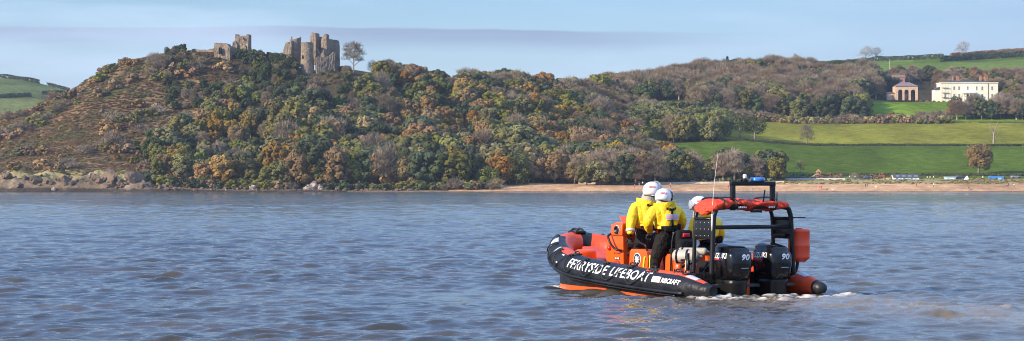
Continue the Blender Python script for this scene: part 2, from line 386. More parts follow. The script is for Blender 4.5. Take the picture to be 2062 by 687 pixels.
def ground_mat(name):
    m = bpy.data.materials.new(name); m.use_nodes = True; n = m.node_tree.nodes; l = m.node_tree.links; p = n['Principled BSDF']
    p.inputs['Roughness'].default_value = 0.95; p.inputs['Specular IOR Level'].default_value = 0.02
    a = n.new('ShaderNodeAttribute'); a.attribute_name = 'ground_colour'; g = n.new('ShaderNodeNewGeometry')
    prev = a.outputs[0]
    for scale, lo, hi in ((0.035, 0.72, 1.28), (0.22, 0.72, 1.26), (1.1, 0.75, 1.25)):
        mp_ = n.new('ShaderNodeMapping'); mp_.inputs['Scale'].default_value = (1, 0.35 if scale < 0.1 else 0.7, 1); l.new(g.outputs['Position'], mp_.inputs[0])
        z_ = n.new('ShaderNodeTexNoise'); z_.inputs['Scale'].default_value = scale; z_.inputs['Detail'].default_value = 5; l.new(mp_.outputs[0], z_.inputs[0])
        r_ = n.new('ShaderNodeMapRange'); l.new(z_.outputs[0], r_.inputs[0]); r_.inputs[1].default_value = 0.3; r_.inputs[2].default_value = 0.7; r_.inputs[3].default_value = lo; r_.inputs[4].default_value = hi
        x_ = n.new('ShaderNodeMixRGB'); x_.blend_type = 'MULTIPLY'; x_.inputs[0].default_value = 1; l.new(prev, x_.inputs[1]); l.new(r_.outputs[0], x_.inputs[2]); prev = x_.outputs[0]
    l.new(prev, p.inputs['Base Color'])
    b_ = n.new('ShaderNodeTexNoise'); b_.inputs['Scale'].default_value = 0.8; b_.inputs['Detail'].default_value = 6; l.new(g.outputs['Position'], b_.inputs[0])
    u_ = n.new('ShaderNodeBump'); u_.inputs['Strength'].default_value = 0.6; u_.inputs['Distance'].default_value = 0.6; l.new(b_.outputs[0], u_.inputs['Height']); l.new(u_.outputs[0], p.inputs['Normal'])
    return m
GM = ground_mat('ground_cover'); tm.materials.append(GM)
o = link('ground_terrain', tm); tag(o, kind='structure')
# far hill on the left
fpx = np.linspace(-700, 420, 90); fy = np.linspace(1450, 2100, 40); P2, Y2 = np.meshgrid(fpx, fy)
sk = np.interp(P2, [-700, -200, 0, 60, 130, 200, 300, 420], [150, 148, 157, 165, 181, 205, 260, 330])
tt = np.clip((Y2 - 1450) / 400, 0, 1); py_ = 352 + (sk - 352) * np.sin(tt * math.pi / 2) ** 0.9
Z2 = CAMH + (HY - py_) * np.minimum(Y2, 1850) / FPX - np.clip(Y2 - 1850, 0, 1e9) * 0.12
X2 = (P2 - CX) / FPX * Y2
Z2 = Z2 + (fbm(X2 / 60, Y2 / 60, 4) - 0.47) * 4
def far_h(px, Y):
    s_ = np.interp(px, [-700, -200, 0, 60, 130, 200, 300, 420], [150, 148, 157, 165, 181, 205, 260, 330]); t_ = min(max((Y - 1450) / 400, 0), 1)
    x = XX(px, Y); return CAMH + (HY - (352 + (s_ - 352) * math.sin(t_ * math.pi / 2) ** 0.9)) * min(Y, 1850) / FPX + (float(fbm(x / 60, Y / 60, 4)) - 0.47) * 4
nr, nc = P2.shape; idx = np.arange(nr * nc).reshape(nr, nc)
fm = mesh_np('far_hill', np.stack([X2, Y2, Z2], -1).reshape(-1, 3), np.stack([idx[:-1, :-1], idx[:-1, 1:], idx[1:, 1:], idx[1:, :-1]], -1).reshape(-1, 4), [GM], smooth=True)
fc = np.where((fbm(X2 / 90, Y2 / 160, 8) > 0.5)[..., None], np.array([0.14, 0.16, 0.05]), np.array([0.105, 0.135, 0.045])).reshape(-1, 3)
at = fm.attributes.new('ground_colour', 'FLOAT_COLOR', 'POINT'); at.data.foreach_set('color', np.concatenate([fc, np.ones((len(fc), 1))], 1).astype(np.float32).ravel())
tag(link('hill', fm), kind='structure')

# ------------------------------------------------------------------ boat frame (shared with the water's wake)
BOAT = Vector((4.24, 35.4, 0.0)); HEAD = R(120)
FW = np.array([-0.5, 0.8660254]); PT = np.array([-0.8660254, -0.5])

# ------------------------------------------------------------------ setting: water
yr = [-30, -10, 0, 8, 14, 18, 20, 21, 21.6, 21.9]
y = 22.0
while y < 905: yr.append(y); y += max(0.045, y * 0.00175)
yr = np.array(yr)
ua = np.concatenate([np.linspace(-0.62, -0.29, 34), np.linspace(-0.285, 0.285, 520), np.linspace(0.29, 0.62, 34)])
UW, YW = np.meshgrid(ua, yr); XW = UW * np.maximum(YW, 12)
dY = np.maximum(0.045, YW * 0.00175); dX = YW * 0.57 / 520
ZW = np.zeros_like(XW); SX = np.zeros_like(XW)
wr = np.random.default_rng(11)
for k in range(64):
    lam = 0.28 * (9.0 / 0.28) ** ((k + wr.random()) / 64)
    th = R(-78) + wr.normal() * (0.34 if lam > 1 else 0.55)           # waves run towards the camera, slightly rightwards
    kk = 2 * math.pi / lam; ph = wr.random() * 6.283
    amp = 0.0039 * lam ** 0.42 * (1.3 if 0.4 < lam < 2.0 else 1.0) * (0.8 if lam > 2.4 else 1.0) * (1.25 if lam < 0.8 else 1.0) * (0.6 if lam > 4 else 1.0)
    fade = np.clip((lam / (3.2 * np.maximum(dY, dX)) - 1) , 0, 1)
    pha = kk * (XW * math.cos(th) + YW * math.sin(th)) + ph + 1.5 * vnoise(XW / (lam * 5), YW / (lam * 5), k)
    c_ = np.cos(pha)
    ZW += fade * amp * (c_ + 0.28 * np.cos(2 * pha))
gust = 0.40 + 1.2 * fbm(XW / 16, YW / 24, 77); ZW *= gust * _sstep(np.clip((YW - 20) / 2.2, 0, 1))
# wake and hull wash
rx = XW - BOAT.x; ry = YW - BOAT.y
ba = rx * FW[0] + ry * FW[1]; bb = rx * PT[0] + ry * PT[1]
calm = np.exp(-((np.clip(np.abs(bb) - 1.2, 0, 9)) / 0.5) ** 2) * ((ba > -0.3) & (ba < 6.3))
astern = np.clip((0.6 - ba) / 1.2, 0, 1) * np.exp(-np.clip(-ba, 0, 99) / 16.0)
core = np.exp(-(bb / (1.25 + 0.10 * np.clip(-ba, 0, 30))) ** 2) * astern
ZW += core * (0.20 * (fbm(XW * 1.7, YW * 1.7, 5) - 0.42) + 0.10 * (fbm(XW * 5, YW * 5, 6) - 0.45) + 0.05 * np.sin(ba * 2.6))
for sgn in (1, -1):
    arm = np.exp(-((sgn * bb - 1.25 - 0.30 * np.clip(3.5 - ba, 0, 40)) / 0.42) ** 2) * ((ba < 5.5)) * np.exp(-np.clip(3 - ba, 0, 99) / 9)
    ZW += 0.105 * arm * np.sin(6.283 * (sgn * bb * 0.75 - ba * 0.28) + 2 * vnoise(XW, YW, 3))
bow = np.exp(-(((ba - 5.15) / 0.42) ** 2 + ((bb - 1.0) / 0.22) ** 2)); ZW += 0.05 * bow
lee = np.exp(-((ba - 2.2) / 3.4) ** 2 - ((bb - 4.2) / 3.4) ** 2); ZW *= 1 - 0.55 * lee; rip = 1 - 0.75 * lee
ZW -= 0.02 * calm
churn = np.clip(core * 1.4 + 0.06 * np.exp(-((np.abs(bb) - 1.35) / 0.35) ** 2) * ((ba < 4.6) & (ba > -1)), 0, 1)
fo1 = fbm(XW * 2.6, YW * 2.6, 15); fo2 = fbm(XW * 11, YW * 11, 16)
edge = np.exp(-((ba + 0.15 + 0.15 * np.sin(bb * 4)) / 0.42) ** 2) * (np.abs(bb + .1) < 1.5)
foam = edge * np.clip((fo2 - 0.47) * 10, 0, 1) * 1.0
foam += core * np.clip((fo1 * 0.6 + fo2 * 0.4 - 0.57) * 10, 0, 1) * 0.4
foam += bow * np.clip((fo2 - 0.46) * 10, 0, 1) * 1.2
hullside = np.exp(-((bb - 1.22) / 0.10) ** 2) * (ba > 0) * (ba < 5.2); foam += hullside * np.clip((fo2 - 0.47) * 9, 0, 1) * 0.12
foam = np.clip(foam, 0, 1); ZW += edge * 0.05 * fo2 + foam * 0.018
nr, nc = XW.shape; idx = np.arange(nr * nc).reshape(nr, nc)
wmesh = mesh_np('water', np.stack([XW, YW, ZW], -1).reshape(-1, 3), np.stack([idx[:-1, :-1], idx[:-1, 1:], idx[1:, 1:], idx[1:, :-1]], -1).reshape(-1, 4), smooth=True)
farw = _sstep(np.clip((YW - 60) / 300, 0, 1))
for nm, arr in (('foam', foam), ('churn', churn), ('farw', farw), ('rip', rip)):
    a_ = wmesh.attributes.new(nm, 'FLOAT', 'POINT'); a_.data.foreach_set('value', arr.astype(np.float32).ravel())
def water_mat():
    m = bpy.data.materials.new('estuary_water'); m.use_nodes = True; n = m.node_tree.nodes; l = m.node_tree.links; p = n['Principled BSDF']
    p.inputs['IOR'].default_value = 1.333; g = n.new('ShaderNodeNewGeometry')
    fa = n.new('ShaderNodeAttribute'); fa.attribute_name = 'foam'; ca = n.new('ShaderNodeAttribute'); ca.attribute_name = 'churn'
    z_ = n.new('ShaderNodeTexNoise'); z_.inputs['Scale'].default_value = 0.35; z_.inputs['Detail'].default_value = 3; l.new(g.outputs['Position'], z_.inputs[0])
    cr = n.new('ShaderNodeValToRGB'); cr.color_ramp.elements[0].position = .35; cr.color_ramp.elements[1].position = .65
    cr.color_ramp.elements[0].color = (0.038, 0.040, 0.038, 1); cr.color_ramp.elements[1].color = (0.074, 0.064, 0.050, 1); l.new(z_.outputs[0], cr.inputs[0])
    c1 = n.new('ShaderNodeMixRGB'); l.new(ca.outputs['Fac'], c1.inputs[0]); l.new(cr.outputs[0], c1.inputs[1]); c1.inputs[2].default_value = (0.165, 0.132, 0.092, 1)
    c2 = n.new('ShaderNodeMixRGB'); l.new(fa.outputs['Fac'], c2.inputs[0]); l.new(c1.outputs[0], c2.inputs[1]); c2.inputs[2].default_value = (0.66, 0.62, 0.55, 1)
    l.new(c2.outputs[0], p.inputs['Base Color'])
    rr = n.new('ShaderNodeMapRange'); l.new(fa.outputs['Fac'], rr.inputs[0]); rr.inputs[3].default_value = 0.045; rr.inputs[4].default_value = 0.7; l.new(rr.outputs[0], p.inputs['Roughness'])
    prev = None; la = n.new('ShaderNodeAttribute'); la.attribute_name = 'farw'; ra = n.new('ShaderNodeAttribute'); ra.attribute_name = 'rip'
    for sx, sy, scale, dist, st in ((.6, 1.7, 7.0, 0.012, 0.9), (.6, 1.6, 1.5, 0.045, 0.7), (.6, 1.5, 0.7, 0.30, None)):
        mp_ = n.new('ShaderNodeMapping'); mp_.inputs['Scale'].default_value = (sx, sy, 1); l.new(g.outputs['Position'], mp_.inputs[0])
        t_ = n.new('ShaderNodeTexNoise'); t_.inputs['Scale'].default_value = scale; t_.inputs['Detail'].default_value = 4; l.new(mp_.outputs[0], t_.inputs[0])
        b_ = n.new('ShaderNodeBump'); b_.inputs['Distance'].default_value = dist; b_.inputs['Strength'].default_value = st or 0;
        if st is not None:
            rm = n.new('ShaderNodeMath'); rm.operation = 'MULTIPLY'; l.new(ra.outputs['Fac'], rm.inputs[0]); rm.inputs[1].default_value = st; l.new(rm.outputs[0], b_.inputs['Strength'])
        if st is None:
            gp = n.new('ShaderNodeMapping'); gp.inputs['Scale'].default_value = (.05, .014, 1); l.new(g.outputs['Position'], gp.inputs[0]); gn = n.new('ShaderNodeTexNoise'); gn.inputs['Scale'].default_value = 1; gn.inputs['Detail'].default_value = 5; l.new(gp.outputs[0], gn.inputs[0])
            gr = n.new('ShaderNodeMapRange'); l.new(gn.outputs[0], gr.inputs[0]); gr.inputs[1].default_value = .35; gr.inputs[2].default_value = .65; gr.inputs[3].default_value = .25; gr.inputs[4].default_value = 1.5
            gm = n.new('ShaderNodeMath'); gm.operation = 'MULTIPLY'; l.new(gr.outputs[0], gm.inputs[0]); l.new(la.outputs['Fac'], gm.inputs[1]); l.new(gm.outputs[0], b_.inputs['Strength'])
        l.new(t_.outputs[0], b_.inputs['Height'])
        if prev: l.new(prev, b_.inputs['Normal'])
        prev = b_.outputs[0]
    l.new(prev, p.inputs['Normal'])
    return m
wmesh.materials.append(water_mat())
tag(link('water', wmesh), kind='structure')

# ------------------------------------------------------------------ vegetation
BARK = mat('bark', (0.20, 0.17, 0.13), 0.9, var=0.35, vscale=6)
PALEBARK = mat('pale_bark', (0.42, 0.37, 0.30), 0.9, var=0.3, vscale=5)
LM = {k: mat('leaf_' + k, c, 0.85, var=0.38, vscale=0.55, hue_rand=hr, spec=0.15, col2=c2) for k, c, c2, hr in (
    ('russet', (0.255, 0.145, 0.050), (0.165, 0.100, 0.040), 0.014), ('ochre', (0.270, 0.180, 0.055), (0.180, 0.125, 0.044), 0.014),
    ('olive', (0.165, 0.150, 0.042), (0.110, 0.108, 0.034), 0.018), ('darkgreen', (0.072, 0.090, 0.036), (0.044, 0.058, 0.026), 0.02),
    ('yellowgreen', (0.180, 0.190, 0.052), (0.105, 0.120, 0.038), 0.018), ('bare', (0.270, 0.215, 0.150), (0.180, 0.146, 0.104), 0.012),
    ('purple', (0.215, 0.158, 0.100), (0.140, 0.104, 0.068), 0.012), ('conifer', (0.045, 0.075, 0.048), (0.026, 0.048, 0.034), 0.01),
    ('bramble', (0.245, 0.155, 0.085), (0.180, 0.118, 0.066), 0.016), ('bracken', (0.300, 0.185, 0.088), (0.230, 0.145, 0.068), 0.014),
    ('grassy', (0.320, 0.265, 0.110), (0.220, 0.190, 0.080), 0.014))}

def quads(Cn, Nn, size, rs, asp=1.0, up=None):
    """flat leaf clumps: centres, normals, sizes -> verts, faces"""
    n = len(Cn); t = rs.normal(size=(n, 3)) if up is None else up
    a = np.cross(Nn, t); a /= np.linalg.norm(a, axis=1)[:, None] + 1e-9
    b = np.cross(Nn, a); b /= np.linalg.norm(b, axis=1)[:, None] + 1e-9
    s = (size * (0.7 + 0.6 * rs.random(n)))[:, None]
    ang = [0.2, 1.6, 3.3, 4.8]
    V = np.stack([Cn + (a * math.cos(q) * asp + b * math.sin(q)) * s * (0.75 + 0.5 * rs.random((n, 1))) for q in ang], 1).reshape(-1, 3)
    return V, np.arange(4 * n).reshape(n, 4)
def blades(P0, D, ln, wd, rs):
    """thin twig blades from P0 along D"""
    n = len(P0); s = np.cross(D, rs.normal(size=(n, 3))); s /= np.linalg.norm(s, axis=1)[:, None] + 1e-9
    tip = P0 + D * ln[:, None]; w_ = wd[:, None]
    V = np.stack([P0 - s * w_, P0 + s * w_, tip + s * w_ * 0.4, tip - s * w_ * 0.4], 1).reshape(-1, 3)
    return V, np.arange(4 * n).reshape(n, 4)
def crown(kind, seed, h=10.0, r=4.5, n=1500, base=0.12, lobes=15, flat=1.0, lean=0.0):
    rs = np.random.default_rng(seed); Vs = []; Fs = []; k = 0
    if kind == 'conifer':
        t = rs.random(n) ** 0.75; zz = h * (0.08 + 0.92 * t); rad = r * 0.62 * (1 - t) ** 0.8 * (0.7 + 0.35 * np.sin(t * 40)) ; an = rs.random(n) * 6.283
        Cn = np.stack([rad * np.cos(an), rad * np.sin(an), zz], 1); Nn = np.stack([np.cos(an), np.sin(an), 0.5 + 0 * an], 1) + rs.normal(size=(n, 3)) * 0.4
        return quads(Cn, Nn, np.full(n, 0.45), rs)
    LC = []; LR = []
    for i in range(lobes):
        ph = i * 2.39996 + rs.random() * 0.6; zt = (i + 0.5) / lobes
        rr = r * (0.62 * math.sqrt(max(0.0, 1 - (zt * 1.0 - 0.28) ** 2 * 1.35))) * (0.75 + 0.4 * rs.random())
        if i == lobes - 1: rr *= 0.2
        if lobes >= 24: rr *= 1.12 * (0.7 + 0.45 * rs.random())
        LC.append((rr * math.cos(ph) + lean * zt, rr * math.sin(ph), h * (base + 0.16 + (0.70 - base * 0.5) * zt * flat))); LR.append(r * ((0.30 + 0.20 * rs.random()) if lobes < 24 else (0.16 + 0.20 * rs.random())))
    LC = np.array(LC); LR = np.array(LR)
    if kind in ('bare', 'purple'):
        li = rs.integers(0, lobes, n); d = rs.normal(size=(n, 3)); d[:, 2] = np.abs(d[:, 2]) * 0.9 + 0.1; d /= np.linalg.norm(d, axis=1)[:, None]
        P0 = LC[li] + d * (LR[li] * (0.25 + 0.7 * rs.random(n)))[:, None]
        D = d + np.array([0, 0, 0.5]) + rs.normal(size=(n, 3)) * 0.30; D /= np.linalg.norm(D, axis=1)[:, None]
        return blades(P0, D, 0.6 + rs.random(n) * 0.9, np.full(n, 0.055), rs)
    li = rs.choice(lobes, n * 2, p=LR ** 2 / (LR ** 2).sum()); d = rs.normal(size=(n * 2, 3)); d /= np.linalg.norm(d, axis=1)[:, None]
    P = LC[li] + d * (LR[li] * (0.80 + 0.28 * rs.random(2 * n)))[:, None]; P[:, 2] = LC[li][:, 2] + (P[:, 2] - LC[li][:, 2]) * 0.85
    dist = np.linalg.norm(P[:, None, :] - LC[None], axis=2) / LR[None]; keep = dist.min(1) > 0.68
    keep &= P[:, 2] > h * 0.03; P = P[keep][:n]; d = d[keep][:n]
    return quads(P, d + rs.normal(size=d.shape) * 0.20, np.full(len(P), 0.34 if h > 4 else 0.30), rs)
def trunk_mb(seed, h, r, tr=0.28, lean=0.0, limbs=6, fine=False, low=0.25):
    rs = random.Random(seed); mb = MB()
    top = Vector((lean * 0.7, 0, h * 0.72)); P = [Vector((0, 0, -0.5)), Vector((lean * .1, 0.05, h * .2)), Vector((lean * .35, -.05, h * .45)), top]
    mb.tube(P, [tr * 1.3, tr, tr * .7, tr * .3], 6)
    for i in range(limbs):
        t = low + (0.68 - low) * i / max(1, limbs - 1); a = i * 2.4 + rs.random(); s = Vector((lean * t * .8, 0, h * t)); ln = r * (0.95 - 0.35 * t) * (.8 + .3 * rs.random())
        e = s + Vector((math.cos(a) * ln + lean * .4, math.sin(a) * ln, h * (0.22 + .12 * rs.random()))); mid = s.lerp(e, .5) + Vector((0, 0, h * .015 * rs.uniform(-1, 2)))
        mb.tube([s, mid, e], [tr * .42, tr * .26, tr * .08], 5)
        for q in range(4 if fine else 1):
            s2 = s.lerp(e, .35 + .16 * q) ; a2 = a + rs.uniform(-1.1, 1.1); e2 = s2 + Vector((math.cos(a2) * ln * .45 + lean * .3, math.sin(a2) * ln * .45, h * (.12 + .12 * rs.random())))
            mb.tube([s2, s2.lerp(e2, .5) + Vector((0, 0, .15)), e2], [tr * .18, tr * .11, tr * .04], 4)
            if fine:
                for u in range(3):
                    a3 = a2 + rs.uniform(-1.2, 1.2); s3 = s2.lerp(e2, .4 + .25 * u); e3 = s3 + Vector((math.cos(a3) * ln * .25 + lean * .12, math.sin(a3) * ln * .25, h * (.05 + .09 * rs.random())))
                    mb.tube([s3, e3], [tr * .085, tr * .025], 3)
    return mb
PROTO = {}   # kind -> list of (crown mesh, trunk mesh, nominal height)
NVAR = {'russet': 3, 'ochre': 3, 'olive': 3, 'darkgreen': 2, 'yellowgreen': 2, 'bare': 3, 'purple': 3, 'conifer': 1}
si = 100
for kd, nv in NVAR.items():
    PROTO[kd] = []
    for v in range(nv):
        si += 1; hh = 10.0; rr_ = {'bare': 4.3, 'purple': 4.8, 'conifer': 3.6}.get(kd, 4.4 + 0.4 * v)
        V_, F_ = crown(kd, si, hh, rr_, n={'bare': 3000, 'purple': 4600, 'conifer': 1400}.get(kd, 3200), base=0.05, lobes=(15 if kd in ('bare', 'purple', 'conifer') else 30) + 3 * v)
        cm_ = mesh_np('crown_' + kd, V_, F_, [LM[kd]])
        tb = trunk_mb(si, hh, rr_, limbs=6); tmesh = bpy.data.meshes.new('trunk_' + kd); tmesh.from_pydata(tb.V, [], tb.F)
        tmesh.materials.append(PALEBARK if kd in ('bare', 'purple') and v != 1 else BARK)
        PROTO[kd].append((cm_, tmesh, hh))

# where the woods stand: px range, distance range, spacing (m), height range, weights of kinds, rows-of-picture clear zones
ZONES = [
    ('hill', 300, 1185, 862, 985, 6.9, (10.5, 16.0), dict(russet=24, ochre=12, olive=28, darkgreen=18, bare=11, yellowgreen=4, conifer=3)),
    ('top', 335, 705, 950, 1012, 4.8, (3.2, 5.2), dict(bare=24, darkgreen=38, olive=22, purple=10, yellowgreen=6)),
    ('ridge', 778, 1190, 985, 1135, 7.2, (8.0, 11.5), dict(olive=34, darkgreen=24, russet=14, ochre=12, bare=12, yellowgreen=10)),
    ('near', 1165, 1395, 905, 1075, 7.4, (9.5, 13.5), dict(bare=30, russet=16, olive=18, purple=14, darkgreen=14, ochre=8)),
    ('gap', 1150, 1330, 1075, 1240, 6.8, (7.5, 10.0), dict(bare=16, olive=26, darkgreen=26, russet=16, purple=14, conifer=4)),
    ('shore', 1150, 1330, 874, 905, 5.6, (9.0, 14.0), dict(bare=30, olive=26, ochre=16, yellowgreen=10, purple=12, darkgreen=8)),
    ('shore2', 1325, 1560, 888, 912, 5.2, (8.5, 13.0), dict(bare=26, olive=28, darkgreen=22, purple=14, ochre=10)),
    ('upland', 1215, 1775, 1213, 1440, 8.2, (11.5, 15.5), dict(purple=44, bare=20, olive=14, darkgreen=16, russet=3, conifer=3)),
    ('behind', 1790, 2120, 1352, 1432, 7.0, (8.0, 11.0), dict(purple=30, bare=36, darkgreen=14, olive=14, russet=6)),
    ('lawnside', 1905, 2120, 1212, 1290, 5.6, (6.5, 13.5), dict(darkgreen=30, bare=26, olive=20, purple=20, russet=4)),
    ('field_edge', 1270, 1455, 1052, 1150, 7.5, (10.0, 14.0), dict(darkgreen=36, olive=30, yellowgreen=24, bare=10)),
]
def clear(zone, px, Y, hgt):
    if 1300 < px < 1405 and 1195 < Y < 1300: return True                     # little field in the wood
    if zone == 'near' and px > 1290 and Y > 1075: return True
    if zone == 'near' and px > 1250 + (1075 - Y) * 0.9: return True
    if zone == 'upland':
        if px > 1735 and Y < 1330: return True
        if px > 1640 and Y > 1425: return True
        if px < 1300 and Y < 1230: return True
    if zone == 'hill':
        if px < 470 and Y > 905 + max(0, px - 330) * 0.45: return True          # open bracken slope
        if px > 930 and Y < 866 + (px - 930) * 0.10 : return True
    if zone == 'behind' and px < 1885 and (Y < 1384 or (px > 1822 and Y < 1426)): return True
    if zone in ('gap', 'field_edge', 'near') and 1350 < px < 1408 and 1140 < Y < 1200: return True
    if zone == 'lawnside':
        top = HY - (Z(0, 0) * 0 + H(XX(px, Y), Y) + hgt - CAMH) / Y * FPX
        if 1885 < px < 1958 and top < 203: return True
        if px < 2014 and top < 191: return True
    if zone == 'field_edge' and px > 1440 and Y < 1090: return True
    if zone == 'top' and (378 < px < 478 and Y > 968 or 600 < px < 685 and Y > 985): return True
    if zone == 'hill' and 340 < px < 720 and Y > 958: return True
    if zone == 'top' and 620 < px < 690 and Y < 1015 and hgt > 4.2: return True
    return False
trees = []
prs = np.random.default_rng(5)
for (zn, p0, p1, y0, y1, spc, hr, wts) in ZONES:
    ks = list(wts); ww = np.array([wts[k] for k in ks], float); ww /= ww.sum()
    Y_ = y0
    while Y_ < y1:
        x0, x1 = XX(p0, Y_), XX(p1, Y_); x = x0 + prs.random() * spc
        while x < x1:
            xx = x + prs.normal() * spc * 0.22; yy = Y_ + prs.normal() * spc * 0.22; px = xx / yy * FPX + CX
            hgt = prs.uniform(*hr)
            if zn == 'hill' and px < 560: hgt *= 0.68
            if zn == 'hill' and yy > 930: hgt *= 0.75
            if zn == 'hill' and yy < 890 and 560 < px < 900: hgt *= 1.15
            if zn == 'shore2': hgt *= 0.75 + 0.35 * math.sin((px - 1325) / 30.0) ** 2
            if zn == 'near' and px > 1300: hgt *= 0.8
            if zn == 'ridge' and px < 930: hgt *= .74
            if zn in ('hill', 'near', 'ridge'): hgt *= 0.78 + 0.5 * float(vnoise(xx / 13, yy / 13, 66))
            if not clear(zn, px, yy, hgt):
                # kinds gather in drifts
                f = vnoise(xx / 24 + 3, yy / 20, 90); f2 = vnoise(xx / 8, yy / 8, 91)
                q = np.clip(0.65 * f + 0.35 * f2 + prs.normal() * 0.13, 0, 0.9999); q = _sstep(q)
                kd = ks[int(np.searchsorted(np.cumsum(ww), q))] if q < ww.cumsum()[-1] else ks[-1]
                trees.append([zn, px, yy, xx, hgt, kd])
            x += spc
        Y_ += spc * 0.9
# bushes and scrub on the open slope, along shore and bands
SHR = {}
for kd, nn in (('olive', 260), ('darkgreen', 260), ('bramble', 300), ('bracken', 300), ('yellowgreen', 260), ('bare', 420), ('grassy', 220)):
    SHR[kd] = []
    for v in range(2):
        si += 1; V_, F_ = crown('bare' if kd == 'bare' else kd, si, 3.0, 1.9, n=nn, base=-0.12, lobes=7); SHR[kd].append((mesh_np('bush_' + kd, V_, F_, [LM[kd]]), 3.0))
BZ = [('slope', -110, 470, 860, 1012, 4.8, (0.7, 1.8), dict(bracken=34, bramble=20, olive=16, bare=20, darkgreen=2, yellowgreen=7)),
      ('foreshore', 285, 1190, 849, 868, 3.2, (1.6, 4.2), dict(olive=30, darkgreen=24, bramble=20, yellowgreen=12, bare=14)),
      ('dune', 1185, 1560, 884, 892, 3.4, (1.0, 2.4), dict(yellowgreen=26, olive=30, bramble=20, grassy=24)),
      ('bramble_band', 1555, 1800, 903, 909, 3.2, (1.2, 2.4), dict(bramble=70, bare=15, olive=15)),
      ('scrub_band', 1430, 1915, 1190, 1216, 3.6, (1.6, 4.4), dict(bare=30, bramble=30, olive=24, grassy=16)),
      ('castle_bank', 500, 745, 985, 1003, 3.6, (1.2, 2.6), dict(darkgreen=50, olive=20, bramble=30)),
      ('house_bed', 1845, 1935, 1310, 1316, 3.4, (.7, 1.4), dict(olive=40, bramble=40, yellowgreen=20)),
      ('upper_scrub', 1790, 2100, 1436, 1470, 5.5, (1.8, 3.6), dict(bare=60, bramble=25, olive=15))]
bushes = []
for (zn, p0, p1, y0, y1, spc, hr, wts) in BZ:
    ks = list(wts); ww = np.array([wts[k] for k in ks], float); ww /= ww.sum(); Y_ = y0
    while Y_ < y1:
        x0, x1 = XX(p0, Y_), XX(p1, Y_); x = x0 + prs.random() * spc
        while x < x1:
            xx = x + prs.normal() * spc * 0.3; yy = Y_ + prs.normal() * spc * 0.3; px = xx / yy * FPX + CX; hgt = prs.uniform(*hr)
            ok = True
            if zn == 'slope' and px > 300 and yy < 905 + (px - 300) * 0.3: ok = False
            if zn == 'slope' and vnoise((xx + yy * .8) / 22, (yy - xx * .5) / 9, 44) < 0.40: ok = False
            if zn == 'slope':
                if yy < 864: hgt *= 0.6
                if vnoise((xx + yy * .8) / 30, (yy - xx * .5) / 13, 45) > 0.58: hgt *= 2.6; kd_f = 1
            if zn == 'foreshore' and (px > 1000 or (640 > px > 590)): ok = False
            if zn == 'castle_bank' and px > 600: hgt *= .6
            if ok:
                q = _sstep(np.clip(0.7 * vnoise(xx / 11, yy / 11, 92) + 0.3 * prs.random(), 0, 0.9999)); kd = ks[min(len(ks) - 1, int(np.searchsorted(np.cumsum(ww), q)))]
                bushes.append([zn, px, yy, xx, hgt, kd])
            x += spc
        Y_ += spc
# which show largest: paint near to far at the picture's size
def shown(items, rad):
    Wd, Hd = 1031, 344; zb = np.full((Hd, Wd), -1, np.int32); zd = np.full((Hd, Wd), 1e9)
    yy_, xx_ = np.mgrid[0:Hd, 0:Wd]
    for i, it in enumerate(items):
        px, Y, x, hgt = it[1:5]; z0 = H(x, Y); it.append(z0)
        cy_ = (HY - (z0 + hgt * .55 - CAMH) / Y * FPX) / 2; cx_ = px / 2; ry_ = hgt * .5 / Y * FPX / 2; rx_ = hgt * rad / Y * FPX / 2
        a, b = int(max(0, cx_ - rx_)), int(min(Wd, cx_ + rx_ + 2)); c, d = int(max(0, cy_ - ry_)), int(min(Hd, cy_ + ry_ + 2))
        if a >= b or c >= d: continue
        m = (((xx_[c:d, a:b] - cx_) / rx_) ** 2 + ((yy_[c:d, a:b] - cy_) / ry_) ** 2 < 1) & (zd[c:d, a:b] > Y)
        zd[c:d, a:b][m] = Y; zb[c:d, a:b][m] = i
    return np.bincount(zb[zb >= 0], minlength=len(items))
allv = trees + bushes
cnt = shown(allv, 0.44)
# drop trees wholly hidden behind a ridge
tcnt = cnt[:len(trees)]; bcnt = cnt[len(trees):]
order = np.argsort(-tcnt); TOP = set(int(i) for i in order[:285] if tcnt[i] >= 5)
order = np.argsort(-bcnt); BTOP = set(int(i) for i in order[:200] if bcnt[i] >= 4)

SPOT = [(-999, 60, 'on the far left slope above the rocky point'), (60, 140, 'on the left slope above the long rock shelf'), (140, 215, 'on the open left shoulder of the hill'),
        (215, 290, 'on the bracken slope left of the castle'), (290, 350, 'under the first high trees left of the castle'), (350, 410, 'under the low curtain wall of the castle'),
        (410, 470, 'under the castle wall with slit windows'), (470, 525, 'under the square castle tower'), (525, 580, 'under the gap between the castle towers'),
        (580, 635, 'under the round castle tower'), (635, 690, 'under the tall broken castle block'), (690, 745, 'under the big bare tree by the castle'),
        (745, 800, 'under the two small bare trees by the castle'), (800, 860, 'under the wooded hump right of castle'), (860, 930, 'right of the wooded hump'),
        (930, 1000, 'above the tip of the beach'), (1000, 1065, 'above the narrow end of the beach'), (1065, 1130, 'above the bow of the lifeboat'),
        (1130, 1200, 'above the left end of the beach wall'), (1200, 1260, 'just left of the lifeboat crew'), (1260, 1320, 'above the front crew members'),
        (1320, 1385, 'below the small field in the wood'), (1385, 1450, 'above the third crew member'), (1450, 1510, 'above the orange canopy'),
        (1510, 1570, 'over the blue beacon'), (1570, 1640, 'above the playground'), (1640, 1710, 'left of the arched building wood'), (1710, 1790, 'just left of the arched building'),
        (1790, 1880, 'between the arched building and the mansion'), (1880, 1960, 'beside the cream mansion'), (1960, 2020, 'at the right end of the mansion'), (2020, 2999, 'at the right edge of the photo')]
